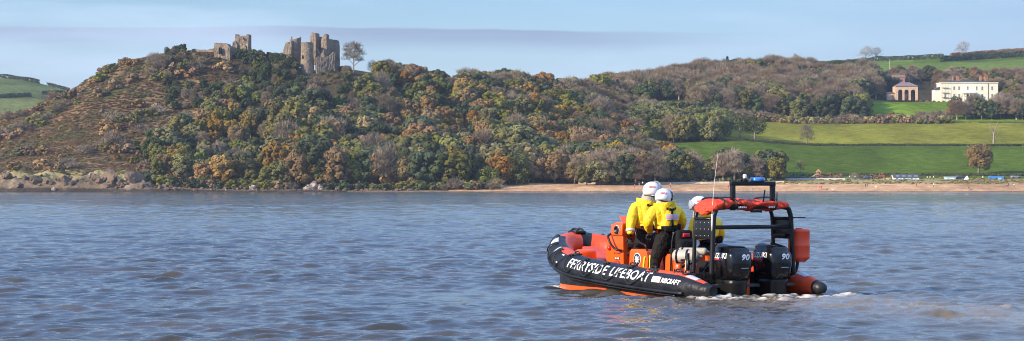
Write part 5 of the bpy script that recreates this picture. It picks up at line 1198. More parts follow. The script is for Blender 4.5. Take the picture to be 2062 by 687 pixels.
# console
con_t = thing('console_frame_tmp', None, None) if False else None
mb = MB(); x0, x1, y0, y1 = 4.0, 4.46, -.38, .26
pr = [(x0, .2), (x1 + .06, .2), (x1 + .10, .42), (x1 + .13, .62), (x1 + .08, .86), (x1 - .04, .95), (x1 - .04, 1.12), (x1 - .22, 1.19), (x0 + .02, 1.17)]
mb.loft([[Vector((a, y0 + .01, z)) for a, z in pr], [Vector((a, y0, z)) for a, z in pr], [Vector((a, y1, z)) for a, z in pr]], 0, True, False)
con = mb.build('console', ORG, boat)
def sub(o, par): o.parent = par; return o
mb = MB(); mb.box((x0 + .17, y1 + .022, 1.05), (.36, .045, .20), bev=.015); sub(mb.build('speaker_housing', ORG, boat), con)
mb = MB(); mb.lathe([(.075, 0), (.075, .03), (.05, .034), (.045, .01), (.0, .012)], (x0 + .14, y1 + .045, 1.05), 'Y', 18, rot=Matrix.Rotation(math.pi, 3, 'X') if False else None); sub(mb.build('speaker', BMET, boat), con)
mb = MB(); mb.lathe([(.085, 0), (.085, .012), (.07, .014), (.07, 0)], (x0 + .14, y1 + .046, 1.05), 'Y', 18); sub(mb.build('speaker_ring', REFL, boat), con)
mb = MB(); mb.lathe([(.115, 0), (.115, .03), (.075, .045), (.07, .02), (0, .02)], (x0 + .20, y1 + .001, .38), 'Y', 20, m=0); sub(mb.build('hatch_ring', REDD, boat), con)
mb = MB(); mb.sphere((x0 + .20, y1 + .03, .38), (.066, .02, .085), seg=12); sub(mb.build('hatch_hole', BMET, boat), con)
mb = MB(); mb.tube(ptsmooth([(x0 + .40, y1 + .02, .97), (x0 + .36, y1 + .10, .93), (x0 + .26, y1 + .11, .80), (x0 + .10, y1 + .10, .70), (x0 + .02, y1 + .02, .68)], 5), .022, 7); sub(mb.build('handrail', BMET, boat), con)
mb = MB(); mb.lathe([(.045, 0), (.045, .03), (.02, .05)], (x0 + .46, y1 + .0, .72), 'Y', 12); sub(mb.build('switch', REDD, boat), con)
def plane_text(txt, h_, wid, org, rx_, up_, m_, par, name='lettering', bold=.02, shear=0.0):
    V2, F2, w_, hh = text2d(txt, h_, wid, bold, shear); mb = MB(); mb.add([Vector(org) + Vector(rx_) * x + Vector(up_) * y for x, y in V2], F2, 0, False); o = mb.build(name, m_, boat); o.parent = par; return o
plane_text('St John', .050, .22, (x0 + .32, y1 + .004, .60), (-1, 0, 0), (0, 0, 1), mat('dark_ink', (.05, .02, .02), .6), con)
mb = MB(); mb.box((x0 + .2, y1 + .006, .535), (.14, .012, .055)); sub(mb.build('label_plate', BLKC, boat), con)
mb = MB()
for k in range(3): mb.box((x0 + .145 + .045 * k, y1 + .014, .535), (.028, .006, .032))
sub(mb.build('label_mark', LET, boat), con)
# instruments on the shaded aft face
mb = MB()
for z in (.98, .86, .74, .62):
    for y in (.14, -.02, -.2): mb.lathe([(.045, 0), (.05, -.03), (.03, -.04), (0, -.035)], (x0, y, z), 'X', 12)
sub(mb.build('gauge', BMET, boat), con)
mb = MB(); mb.lathe([(.17, 0), (.185, .015), (.17, .03)], (x0 - .14, -.08, .95), 'X', 20); mb.tube([(x0, -.08, .95), (x0 - .13, -.08, .95)], .02, 6)
for q in range(3): mb.tube([(x0 - .125, -.08, .95), (x0 - .125, -.08 + .17 * math.cos(q * 2.1), .95 + .17 * math.sin(q * 2.1))], .012, 5)
sub(mb.build('steering_wheel', BMET, boat), con)
mb = MB(); mb.add([(x0 + .05, y1 - .02, 1.17), (x0 + .05, y0 + .02, 1.17), (x0 + .22, y0 + .05, 1.30), (x0 + .22, y1 - .05, 1.30)] + [(x0 + .06, y1 - .02, 1.17), (x0 + .06, y0 + .02, 1.17), (x0 + .23, y0 + .05, 1.30), (x0 + .23, y1 - .05, 1.30)], [(0, 1, 2, 3), (4, 5, 6, 7), (0, 1, 5, 4), (2, 3, 7, 6), (0, 3, 7, 4), (1, 2, 6, 5)]); sub(mb.build('spray_screen', ORG, boat), con)
# seat pods
def pod(x0, x1, y0, y1, zt, nm='seat_pod', seat=True):
    mb = MB(); pr = [(x0, .2), (x1, .2), (x1 - .03, zt - .05), (x1 - .09, zt), (x0 + .16, zt), (x0 + .12, zt - .04)]
    mb.loft([[Vector((a, y0 + .03, z)) for a, z in pr], [Vector((a, y0, z)) for a, z in pr], [Vector((a, y1, z)) for a, z in pr], ], 0, True, False); p = mb.build(nm, ORG, boat)
    if seat: mb = MB(); mb.box(((x0 + x1) / 2 - .02, (y0 + y1) / 2, zt + .05), (x1 - x0 - .12, (y1 - y0) * .9, .10), bev=.04); sub(mb.build('seat_cushion', BLKC, boat), p)
    return p
p1_ = pod(3.02, 3.72, .02, .33, .72, seat=False)
# eight-pointed star emblem on a dark disc, and its white ring
mb = MB(); cx_, cz_ = 3.44, .54; mb.lathe([(.115, 0), (.115, .006), (0, .006)], (cx_, .331, cz_), 'Y', 28); sub(mb.build('emblem_ring', LET, boat), p1_)
mb = MB(); mb.lathe([(.102, 0), (.102, .010), (0, .010)], (cx_, .331, cz_), 'Y', 28); sub(mb.build('emblem_disc', mat('ink_black', (.01, .012, .03), .5), boat), p1_)
mb = MB(); Vs = [(cx_, .3435, cz_)]
for q in range(16):
    an = q * math.pi / 8; r_ = .082 if q % 2 == 0 else .040; Vs.append((cx_ + r_ * math.cos(an), .3435, cz_ + r_ * math.sin(an)))
mb.add(Vs, [(0, 1 + q, 1 + (q + 1) % 16) for q in range(16)]); sub(mb.build('emblem_star', LET, boat), p1_)
mb = MB(); mb.tube(ptsmooth([(3.62, .31, .70), (3.60, .33, .80), (3.45, .33, .84), (3.2, .33, .80), (3.16, .31, .70)], 5), .016, 6); sub(mb.build('handrail', BMET, boat), p1_)
pod(2.15, 2.62, -.05, .30, .66); 
pr_ = pod(2.35, 2.95, -.88, -.50, .62)
mb = MB(); mb.box((2.30, .12, .86), (.14, .32, .44), bev=.05); mb.box((2.22, .12, .72), (.16, .36, .40), bev=.06); bp_ = mb.build('backrest', BLKC, boat)
mb = MB(); mb.box((2.22, .12, .99), (.03, .14, .07), bev=.01); sub(mb.build('red_tag', REDD, boat), bp_)
mb = MB(); mb.tube(ptsmooth([(2.4, .33, .22), (2.36, .34, .6), (2.34, .32, .95), (2.32, .26, 1.04), (2.32, 0, 1.05), (2.34, -.06, .95)], 5), .018, 7); sub(mb.build('handrail', BMET, boat), bp_)
mb = MB(); mb.box((1.75, -.15, .38), (.55, .70, .34), bev=.04); mb.build('stern_locker', BLKC, boat)
mb = MB(); mb.box((1.62, .45, .36), (.20, .16, .36), bev=.03); mb.build('battery_box', ORG, boat)
mb = MB(); mb.tube(ptsmooth([(2.9, .42, .62), (2.86, .44, .5), (2.9, .43, .35), (3.0, .42, .28), (3.1, .42, .40), (3.06, .42, .60)], 4), .022, 7); mb.build('yellow_strap', mat('yellow_webbing', (.85, .55, .02), .7), boat)
# engines
ESEC = [(-.06, .0, .23, .17), (.06, .0, .25, .19), (.22, .0, .26, .20), (.30, .0, .29, .21), (.40, .0, .315, .225), (.55, .0, .34, .245), (.70, .0, .33, .245), (.765, .01, .315, .232), (.775, .01, .29, .21), (.815, .015, .29, .21), (.86, .03, .24, .165), (.882, .04, .16, .11)]
def esurf(z, k=1.0):
    zs = [e[0] for e in ESEC]; return [float(np.interp(z, zs, [e[i] for e in ESEC])) for i in (1, 2, 3)]
def sel(hx, hy, t, n=3.4):
    c, s = math.cos(t), math.sin(t); return (math.copysign(abs(c) ** (2 / n), c) * hx, math.copysign(abs(s) ** (2 / n), s) * hy)
for eb in (.41, -.41):
    ex = .46; o_ = Vector((ex, eb, 0)); mb = MB(); rings = []
    for z, xc, hx, hy in ESEC[3:]: rings.append([Vector((xc + sel(hx, hy, 2 * math.pi * j / 28)[0], sel(hx, hy, 2 * math.pi * j / 28)[1], z + (.02 * sel(1, 1, 2 * math.pi * j / 28)[0] if z > .76 else 0))) + o_ for j in range(28)])
    mb.loft(rings, 0, True, True); eng = mb.build('outboard_engine', COWL, boat)
    mb = MB(); rings = []
    for z, xc, hx, hy in [(-.5, .02, .05, .02), (-.3, .02, .09, .035), (-.1, .02, .15, .09)] + [e for e in ESEC[:4]]: rings.append([Vector((xc + sel(hx * .96, hy * .96, 2 * math.pi * j / 20)[0], sel(hx * .96, hy * .96, 2 * math.pi * j / 20)[1], z)) + o_ for j in range(20)])
    mb.loft(rings, 0, True, True); mb.box(o_ + Vector((.22, 0, .22)), (.22, .24, .40), bev=.02); mb.box(o_ + Vector((-.06, 0, -.12)), (.34, .24, .02)); sub(mb.build('engine_leg', BMET, boat), eng)
    mb = MB(); mb.box(o_ + Vector((.12, .0, .8)), (.12, .30, .03), bev=.01); mb.tube(ptsmooth([o_ + Vector((.34, .0, .50)), o_ + Vector((.46, .02, .58)), o_ + Vector((.62, .03, .5)), o_ + Vector((.75, .03, .38))], 4), .035, 8); sub(mb.build('control_hose', BLK, boat), eng)
    def side_map(V2, F2, x_start, zb, m_, name, off=.004, face='port'):
        V = []
        for x, y in V2:
            z = zb + y; xc, hx, hy = esurf(z)
            if face == 'port':
                xx = x_start - x; u = min(.985, abs(xx - xc) / hx); yy = hy * (1 - u ** 3.4) ** (1 / 3.4); V.append(o_ + Vector((xx, yy + off, z)))
            else:
                yv = x_start - x; u = min(.985, abs(yv) / hy); V.append(o_ + Vector((xc - hx * (1 - u ** 3.4) ** (1 / 3.4) - off, yv, z)))
        mb = MB(); mb.add(V, F2, 0, True); return sub(mb.build(name, m_, boat), eng)
    V2, F2, w_, h_ = text2d('SUZUKI', .092, .42, bold=.02, shear=.10, cuts=4); side_map(V2, F2, .25, .645, LET, 'lettering')
    V2, F2, w_, h_ = text2d('90', .10, .165, bold=.035, shear=.25, cuts=4); side_map(V2, F2, .05, .62, LET, 'lettering', face='aft')
    V2, F2 = quad2d(.15, .010, 6, 1); side_map(V2, F2, .06, .485, REFL, 'decal', face='aft')
    V2, F2 = quad2d(.30, .022, 10, 1); V2 = [(x, y + .02 * math.sin(x * 9)) for x, y in V2]; side_map(V2, F2, .24, .60, REDD, 'decal'); V2, F2 = quad2d(.34, .008, 10, 1); V2 = [(x, y + .035 * math.sin(x * 6)) for x, y in V2]; side_map(V2, F2, .26, .628, LET, 'decal')
# roll cage at the stern
TB = .033
def hoop(a, b=.80, z0=.35, zt=1.49, lean=0.0):
    return ptsmooth([(a, b + .04, z0), (a, b + .02, .8), (a, b, 1.22), (a + lean, b - .03, 1.40), (a + lean, b - .15, zt), (a + lean, 0, zt + .01), (a + lean, -b + .15, zt), (a + lean, -b + .03, 1.40), (a, -b, 1.22), (a, -b - .02, .8), (a, -b - .04, z0)], 5)
mb = MB(); mb.tube(hoop(.45), TB * 1.25, 10); mb.tube(hoop(.97, zt=1.47), TB, 10)
for s_ in (1, -1):
    mb.tube([(.45, .80 * s_, .98), (.97, .80 * s_, .98)], TB * .8, 8); mb.tube([(.45, .80 * s_, 1.30), (.97, .80 * s_, 1.30)], TB * .8, 8)
mb.tube([(.45, .80, 1.16), (.45, -.80, 1.16)], TB, 8); mb.tube([(.97, .8, .6), (1.5, .85, .42)], TB * .8, 8); mb.tube([(.97, -.8, .6), (1.5, -.85, .42)], TB * .8, 8); cage = mb.build('roll_cage', BMET, boat)
mb = MB(); z0, z1 = 1.44, 1.885
for b in (.41, -.41): mb.box((.45, b, (z0 + z1) / 2), (.07, .075, z1 - z0), bev=.006); mb.box((.45, b, 1.52), (.12, .14, .10), bev=.02)
mb.box((.45, 0, z1 - .0), (.075, .905, .075), bev=.006); sub(mb.build('light_mast', BMET, boat), cage)
mb = MB(); mb.lathe([(.115, 0), (.125, .012), (.125, .045), (.11, .065), (.0, .07)], (.45, -.10, z1 + .036), n=20); sub(mb.build('blue_beacon', mat('blue_lens', (.03, .16, .50), .15, coat=.8), boat), cage)
mb = MB(); mb.lathe([(.05, 0), (.055, .02), (.035, .045), (.03, .05)], (.45, .16, z1 + .036), n=12); mb.lathe([(.018, 0), (.018, .04)], (.45, .24, z1 + .036), n=8); nb = mb.build('lamp_base', BMET, boat); sub(nb, cage)
mb = MB(); mb.lathe([(.03, 0), (.034, .01), (.034, .055), (.02, .07), (0, .07)], (.45, .16, z1 + .085), n=12); sub(mb.build('navigation_light', mat('clear_lens', (.75, .75, .75), .2), boat), cage)
mb = MB(); mb.tube([(.46, -.22, 1.55), (.44, -.245, 1.78)], [.014, .012], 6); mb.tube([(.45, -.50, 1.5), (.45, -.505, 1.74)], [.012, .009], 6); sub(mb.build('stub_aerial', BMET, boat), cage)
mb = MB(); mb.tube([(.44, .83, 1.10), (.44, .835, 1.38)], .016, 7); mb.tube(ptsmooth([(.44, .835, 1.38), (.43, .80, 1.85), (.42, .73, 2.38)], 6), [.006 - .0003 * i for i in range(13)], 5); sub(mb.build('whip_aerial', mat('white_aerial', (.7, .7, .68), .4), boat), cage)
for s_ in (1, -1):
    mb = MB(); mb.box((.71, .80 * s_ + .02 * s_, 1.13), (.46, .025, .30), bev=.008); mb.box((.71, .80 * s_ - .02 * s_, 1.02), (.40, .12, .03)); pn = mb.build('side_panel', BMET, boat); sub(pn, cage)
mb = MB()
for i in range(4):
    for j in range(3): mb.sphere((.53 + .12 * i, .838, 1.02 + .11 * j), .008, seg=6)
sub(mb.build('rivet', REFL, boat), cage)
mb = MB(); mb.tube([(.45, -.82, 1.31), (.36, -.92, 1.31)], [.012, .008], 5); mb.box((.34, -.94, 1.31), (.10, .08, .02)); sub(mb.build('wind_vane', BMET, boat), cage)
# rolled orange cover over the cage
rings = []; rs = random.Random(4); nb_ = 30
for i in range(46):
    t = i / 45; b = .88 - 1.66 * t; e = min(1, min(t, 1 - t) / .06) ** .5; ring = []
    cz = 1.545 + .012 * math.sin(t * 5) - (.085 * max(0, (.14 - t) / .14) ** 1.2); hz = .064 * (.25 + .75 * e) * (1 + .10 * math.sin(t * 19)); ha = .32 * (.5 + .5 * e)
    for j in range(nb_):
        an = 2 * math.pi * j / nb_; nzv = mnoise.noise(Vector((b * 5, math.cos(an) * 1.6, math.sin(an) * 1.6))) * .04 + mnoise.noise(Vector((b * 14, math.cos(an) * 3, math.sin(an) * 3))) * .014
        sag = -.05 * max(0, -math.sin(an)) * (math.sin(t * 3 * math.pi) ** 2 if t > .1 else 1.0)
        ring.append(Vector((.68 + math.copysign(abs(math.cos(an)) ** .75, math.cos(an)) * (ha + nzv), b, cz + math.sin(an) * (hz + nzv) + sag)))
    rings.append(ring)
mb = MB(); mb.loft(rings, 0, True, True); cov = mb.build('rolled_cover', CLOTHO, boat)
mb = MB()
for b in (.62, .41, .1, -.41, -.62):
    mb.loft([[Vector((.68 + math.cos(q * math.pi / 8) * .365, b + db, 1.535 + math.sin(q * math.pi / 8) * (.118 if math.sin(q) > -9 else .1))) for q in range(16)] for db in (-.014, .014)], 0, True, True)
straps = mb.V
mb2 = MB()
for b in (.41, -.41, .66): mb2.tube(ptsmooth([(.36, b, 1.47), (.33, b, 1.56), (.45, b, 1.645), (.9, b, 1.64), (1.02, b, 1.56)], 4), .016, 6)
mb2.box((.42, -.05, 1.425), (.05, .22, .05), bev=.01); sub(mb2.build('cover_strap', BMET, boat), cov)
mb = MB()
for c0 in (.28, -.34):
    for k in range(5): mb.box((.352, c0 - k * .035 + .07, 1.487 + .004 * (k % 2)), (.012, .022, .028), bev=.003)
sub(mb.build('lacing', LET, boat), cov)
# gas bottles strapped in cream webbing beside the cage, orange drum on its bracket
def bottle(loc, ln, r, label):
    Mx = Matrix.Translation(loc) @ Matrix.Rotation(R(-24), 4, 'Z'); t = thing('gas_cylinder', label, 'cylinder', loc, R(-24), group='gas cylinders lashed by the cage')
    mb = MB(); mb.lathe([(.0, -ln / 2 - r * .5), (r * .5, -ln / 2 - r * .42), (r * .9, -ln / 2 - r * .1), (r, -ln / 2 + r * .25), (r, ln / 2 - r * .3), (r * .9, ln / 2), (r * .5, ln / 2 + r * .35), (r * .22, ln / 2 + r * .45), (r * .2, ln / 2 + r * .8), (0, ln / 2 + r * .82)], (0, 0, 0), 'X', 18); mb.build('bottle_body', mat('bottle_grey', (.40, .37, .32), .5, var=.12), t)
    mb = MB()
    for x in (-.16, .04): mb.lathe([(r * 1.03, -.018), (r * 1.08, 0), (r * 1.03, .018)], (x * ln / .42, 0, 0), 'X', 18)
    mb.build('strap', BMET, t)
def bl(a, b, z): return Vector((BOAT.x + FW[0] * a + PT[0] * b, BOAT.y + FW[1] * a + PT[1] * b, z))
bottle(bl(1.35, .72, .66), .38, .115, 'fat grey gas cylinder in black straps, front one beside the stern cage')
bottle(bl(1.30, .62, .74), .46, .065, 'slim grey gas cylinder lying above and behind the fat one')
mb = MB(); c = bl(1.12, .80, 0)
for dx in (-.07, .0, .07): mb.tube(ptsmooth([c + Vector((dx, 0, .60)), c + Vector((dx * 1.1, -.02, .45)), c + Vector((dx * .6, 0, .30))], 4), .012, 6)
for q in range(7): mb.tube([c + Vector((math.cos(t * .7 + q) * .06, math.sin(q) * .04 + .01 * t, .40 + math.sin(t * .7 + q * .3) * .075)) for t in range(10)], .012, 6)
o = mb.build('rope_coil', GREYC); recenter(o); tag(o, 'cream rope coil hanging below the grey gas cylinders', 'rope')
mb = MB(); mb.tube([(1.1, .86, .3), (1.1, .86, .72)], .03, 7); mb.tube([(1.5, .80, .3), (1.5, .80, .62)], .03, 7); mb.tube([(1.1, .86, .60), (1.5, .80, .60)], .02, 6); mb.build('cylinder_rack', BMET, boat)
mb = MB(); mb.lathe([(.05, 0), (.055, .22), (.04, .24), (.0, .24)], (1.25, .95, .30), n=10); mb.lathe([(.04, 0), (.045, .2), (.02, .22)], (.98, .93, .22), n=10); mb.build('flare_tube', ORG, boat)
mb = MB(); mb.tube(ptsmooth([(.75, -.90, .33), (.62, -.97, .36), (.60, -1.03, .45), (.60, -1.06, .62)], 5), .028, 8); mb.box((.75, -.86, .33), (.2, .16, .14), bev=.02); mb.build('drum_bracket', BMET, boat)
dl = bl(.60, -1.08, .555); t = thing('float_drum', 'upright orange plastic drum on a black bracket at the starboard stern', 'drum', dl, HEAD)
mb = MB(); mb.lathe([(.0, 0), (.11, .004), (.175, .06), (.185, .075), (.182, .10), (.182, .26), (.188, .27), (.188, .285), (.182, .30), (.182, .50), (.190, .51), (.190, .53), (.165, .56), (.0, .565)], (0, 0, 0), n=28); mb.build('drum_body', mat('drum_plastic', (.86, .085, .03), .4, var=.05), t)
mb = MB(); mb.lathe([(.06, .56), (.06, .575), (.0, .578)], (0, 0, 0), n=16); mb.build('lid', ORT, t)
o_ = MB(); o_.box((1.0, -.62, .52), (.3, .4, .34), bev=.06); o_.build('orange_bag', CLOTHO, boat)

# ------------------------------------------------------------------ crew
YEL = mat('yellow_drysuit', (.93, .60, .012), .6, var=.07, vscale=5, bump=.45, bscale=5); BTR = mat('black_drysuit', (.012, .011, .011), .75, var=.2, vscale=6, bump=.8, bscale=9, spec=.2)
HEL = mat('white_helmet', (.80, .80, .80), .18, coat=.6); VIS = mat('tinted_visor', (.30, .34, .42), .06, coat=.5); SKN = mat('skin', (.55, .33, .24), .55); NECK = mat('grey_neck_seal', (.36, .33, .29), .8, bump=.7, bscale=14); GLV = mat('black_glove', (.02, .02, .022), .7)
BOOT = mat('boot_black', (.02, .02, .02), .5)
def P3(px, py, Y): return W(px, py, Y)
def hand(wr, di, pal, par, sz=1.0, curl=.5, side=1):
    """gloved hand: palm and five separate curled fingers, one skinned surface"""
    d = Vector(di).normalized(); n = Vector(pal).normalized(); n = (n - d * n.dot(d)).normalized(); x = d.cross(n) * side
    J = {'w': (wr, .026 * sz), 'p': (wr + d * .055 * sz, (.030 * sz, .030 * sz))}; E = [('w', 'p')]
    for k, (off, ln) in enumerate(((-.033, .072), (-.011, .082), (.011, .078), (.032, .060))):
        b = wr + d * .085 * sz + x * off * sz; m_ = b + (d * math.cos(curl) + n * math.sin(curl)) * ln * .5 * sz; e = m_ + (d * math.cos(curl * 2.2) + n * math.sin(curl * 2.2)) * ln * .5 * sz
        J[f'k{k}'] = (b, .012 * sz); J[f'm{k}'] = (m_, .0105 * sz); J[f'e{k}'] = (e, .009 * sz); E += [('p', f'k{k}'), (f'k{k}', f'm{k}'), (f'm{k}', f'e{k}')]
    b = wr + d * .03 * sz - x * .035 * sz; m_ = b + (d * .6 - x * .5 + n * .5).normalized() * .035 * sz; e = m_ + (d * .8 + n * .6).normalized() * .032 * sz
    J['t0'] = (b, .014 * sz); J['t1'] = (m_, .012 * sz); J['t2'] = (e, .010 * sz); E += [('w', 't0'), ('t0', 't1'), ('t1', 't2')]
    return skin('glove', J, E, 'w', GLV, par, 1, world=True)
def crew(label, q, face, hl, visor_up=True):
    """q: joint -> world point; face: direction the head looks (world); hl: helmet scale"""
    feet = (q['fl'] + q['fr']) / 2; root = thing('person', label, 'person', Vector((feet.x, feet.y, .205)), 0, 'lifeboat crew')
    # body: one continuous surface from feet to head
    J = {'hip': (q['hip'], .13), 'wai': (q['wai'], .125), 'che': (q['che'], .15), 'nb': (q['nb'], .08), 'nk': (q['nk'], .055), 'hd': (q['hd'], (.085, .09)), 'top': (q['hd'] + Vector((0, 0, .07)), .075)}
    E = [('hip', 'wai'), ('wai', 'che'), ('che', 'nb'), ('nb', 'nk'), ('nk', 'hd'), ('hd', 'top')]
    for s_ in 'lr':
        J['s' + s_] = (q['s' + s_], .065); J['e' + s_] = (q['e' + s_], .045); J['w' + s_] = (q['w' + s_], .03); E += [('nb', 's' + s_), ('s' + s_, 'e' + s_), ('e' + s_, 'w' + s_)]
        J['t' + s_] = (q['t' + s_], .09); J['k' + s_] = (q['k' + s_], .062); J['f' + s_] = (q['f' + s_] + Vector((0, 0, .08)), .05); E += [('hip', 't' + s_), ('t' + s_, 'k' + s_), ('k' + s_, 'f' + s_)]
    skin('body', J, E, 'hip', BTR, root, 2, world=True)
    fc = Vector(face).normalized(); rt = fc.cross(Vector((0, 0, 1))).normalized(); up = rt.cross(fc); B3 = Matrix((fc, -rt, up)).transposed()
    # face: nose, brow, mouth, eyes
    mb = MB(); h0 = q['hd']; mb.sphere(h0 + fc * .045, (.066, .066, .095), seg=14, rot=B3); mb.sphere(h0 + fc * .112 - up * .015, (.018, .014, .026), seg=8, rot=B3); mb.sphere(h0 + fc * .100 - up * .052, (.012, .026, .008), seg=8, rot=B3)
    for s_ in (-1, 1): mb.sphere(h0 + fc * .098 + rt * .03 * s_ + up * .014, (.010, .012, .008), seg=8, rot=B3)
    mb.build('face', SKN, root, world=True)
    # trousers
    J = {'hip': (q['hip'] - Vector((0, 0, .01)), (.20, .185)), 'wai': (q['wai'] - Vector((0, 0, .02)), (.19, .175))}; E = [('hip', 'wai')]
    for s_ in 'lr':
        J['t' + s_] = (q['t' + s_], .135); J['k' + s_] = (q['k' + s_], .105); J['m' + s_] = (q['k' + s_].lerp(q['f' + s_], .6), .078); J['f' + s_] = (q['f' + s_] + Vector((0, 0, .09)), .072); E += [('hip', 't' + s_), ('t' + s_, 'k' + s_), ('k' + s_, 'm' + s_), ('m' + s_, 'f' + s_)]
    skin('trousers', J, E, 'hip', BTR, root, 2, world=True)
    for s_ in 'lr':
        mb = MB(); f = q['f' + s_]; mb.sphere(Vector((f.x, f.y, .275)) + Vector((FW[0], FW[1], 0)) * .06, (.15, .065, .07), seg=12, rot=Matrix.Rotation(HEAD, 3, 'Z')); mb.lathe([(.075, 0), (.08, .10)], (f.x, f.y, .28), n=12); mb.build('boot', BOOT, root, world=True)
    mb = MB(); f = q['fl'] + Vector((0, 0, .13)); k = q['kl']; f = f.lerp(k, .06); mb.tube([f, f.lerp(k, .12)], [.083, .086], 12); mb.build('reflective_band', REFL, root, world=True)
    # jacket
    ba_ = (q['sr'] - q['sl']).normalized()
    J = {'hem': (q['wai'] - Vector((0, 0, .03)), (.20, .18)), 'wai': (q['wai'].lerp(q['che'], .35), (.225, .20)), 'che': (q['che'], (.25, .215)), 'nb': (q['nb'] - Vector((0, 0, .07)), (.18, .15)), 'col': (q['nb'] + Vector((0, 0, .03)), .12)}
    E = [('hem', 'wai'), ('wai', 'che'), ('che', 'nb'), ('nb', 'col')]
    for s_ in 'lr':
        m_ = q['s' + s_].lerp(q['e' + s_], .5); J['s' + s_] = (q['s' + s_] - Vector((0, 0, .045)), (.118, .118)); J['m' + s_] = (m_, .108); J['e' + s_] = (q['e' + s_], .098); J['n' + s_] = (q['e' + s_].lerp(q['w' + s_], .6), .082); J['w' + s_] = (q['w' + s_].lerp(q['e' + s_], .08), .05)
        E += [('nb', 's' + s_), ('s' + s_, 'm' + s_), ('m' + s_, 'e' + s_), ('e' + s_, 'n' + s_), ('n' + s_, 'w' + s_)]
    jk = skin('jacket', J, E, 'che', YEL, root, 3, world=True)
    for v in jk.data.vertices:
        nn = mnoise.noise(v.co * 7.0) * .012 + mnoise.noise(v.co * 15) * .004; v.co += v.normal * nn
    # neck seal, helmet
    mb = MB(); nk = q['nk']; mb.lathe([(.15, -.12), (.165, -.075), (.15, -.03), (.152, .01), (.135, .05), (.12, .09)], nk, n=18); ns_ = mb.build('neck_seal', NECK, root, world=True)
    for v in ns_.data.vertices: v.co += v.normal * mnoise.noise(v.co * 16) * .018
    c = q['hd'] + Vector((0, 0, .03)) ; r_ = .156 * hl
    def hf(p):
        p = p.copy()
        if p.z < -.07 * hl: p.z = -.07 * hl - (abs(p.z) - .07 * hl) * .35; 
        if p.x > .02 and p.z < .06 * hl: p.x *= .93
        return p
    mb = MB(); mb.sphere(c, (r_ * 1.12, r_ * .96, r_ * 1.04), seg=26, rot=B3, fn=hf); mb.lathe([(r_ * .80, 0), (r_ * .84, .016), (r_ * .80, .03)], c - Vector((0, 0, r_ * .66)), n=22); hm = mb.build('helmet', HEL, root, world=True)
    mb = MB()
    for s_ in (-1, 1): mb.sphere(c + rt * r_ * .93 * s_ + fc * .045 - up * .02, (.028, .022, .028), seg=10, rot=B3)
    mb.tube(ptsmooth([c - fc * r_ * 1.0 - up * r_ * .62, c - fc * .4 * r_ + rt * r_ * .86 - up * r_ * .66, c + fc * .5 * r_ + rt * r_ * .82 - up * r_ * .64], 5), .009, 5); sub(mb.build('visor_pivot', BMET, root, world=True), hm)
    V = []; n1, n2 = 14, 7; tl_ = R(38) if visor_up else R(0)
    for j in range(n2 + 1):
        e_ = R(-26 + 62 * j / n2) + tl_
        for i in range(n1 + 1):
            a_ = R(-76 + 152 * i / n1); V.append(c + (fc * math.cos(a_) * math.cos(e_) + rt * math.sin(a_) * .98 + up * math.sin(e_) * math.cos(a_)) * r_ * 1.22 + fc * .005)
    F = [(j * (n1 + 1) + i, j * (n1 + 1) + i + 1, (j + 1) * (n1 + 1) + i + 1, (j + 1) * (n1 + 1) + i) for j in range(n2) for i in range(n1)]
    mb = MB(); mb.add(V, F, 0, True); vo = mb.build('visor', VIS, root, world=True); so = vo.modifiers.new('t', 'SOLIDIFY'); so.thickness = .004; sub(vo, hm)
    # RESCUE in red on the helmet's side facing the camera
    def htext(ang):
        V2, F2, w_, h_ = text2d('RESCUE', .034, .125, .03, 0, cuts=2); V = []
        for x, y in V2:
            a_ = ang + (x - w_ / 2) / r_; e_ = .34 + (y) / r_; V.append(c + (Vector((math.sin(a_), -math.cos(a_), 0)) * math.cos(e_) + Vector((0, 0, 1)) * math.sin(e_)) * 1.0)
        # drop each letter point on the helmet ellipsoid
        out_ = []
        Bi = B3.transposed()
        for p in V:
            d = Bi @ (p - c); k = 1 / math.sqrt((d.x / (r_ * 1.12)) ** 2 + (d.y / (r_ * .96)) ** 2 + (d.z / (r_ * 1.04)) ** 2); out_.append(c + B3 @ (d * k) + (p - c).normalized() * .004)
        mb = MB(); mb.add(out_, F2, 0, True); sub(mb.build('lettering', REDD, root, world=True), hm)
    htext(hl_ang.get(label[:6], 0))
    return root
hl_ang = {}
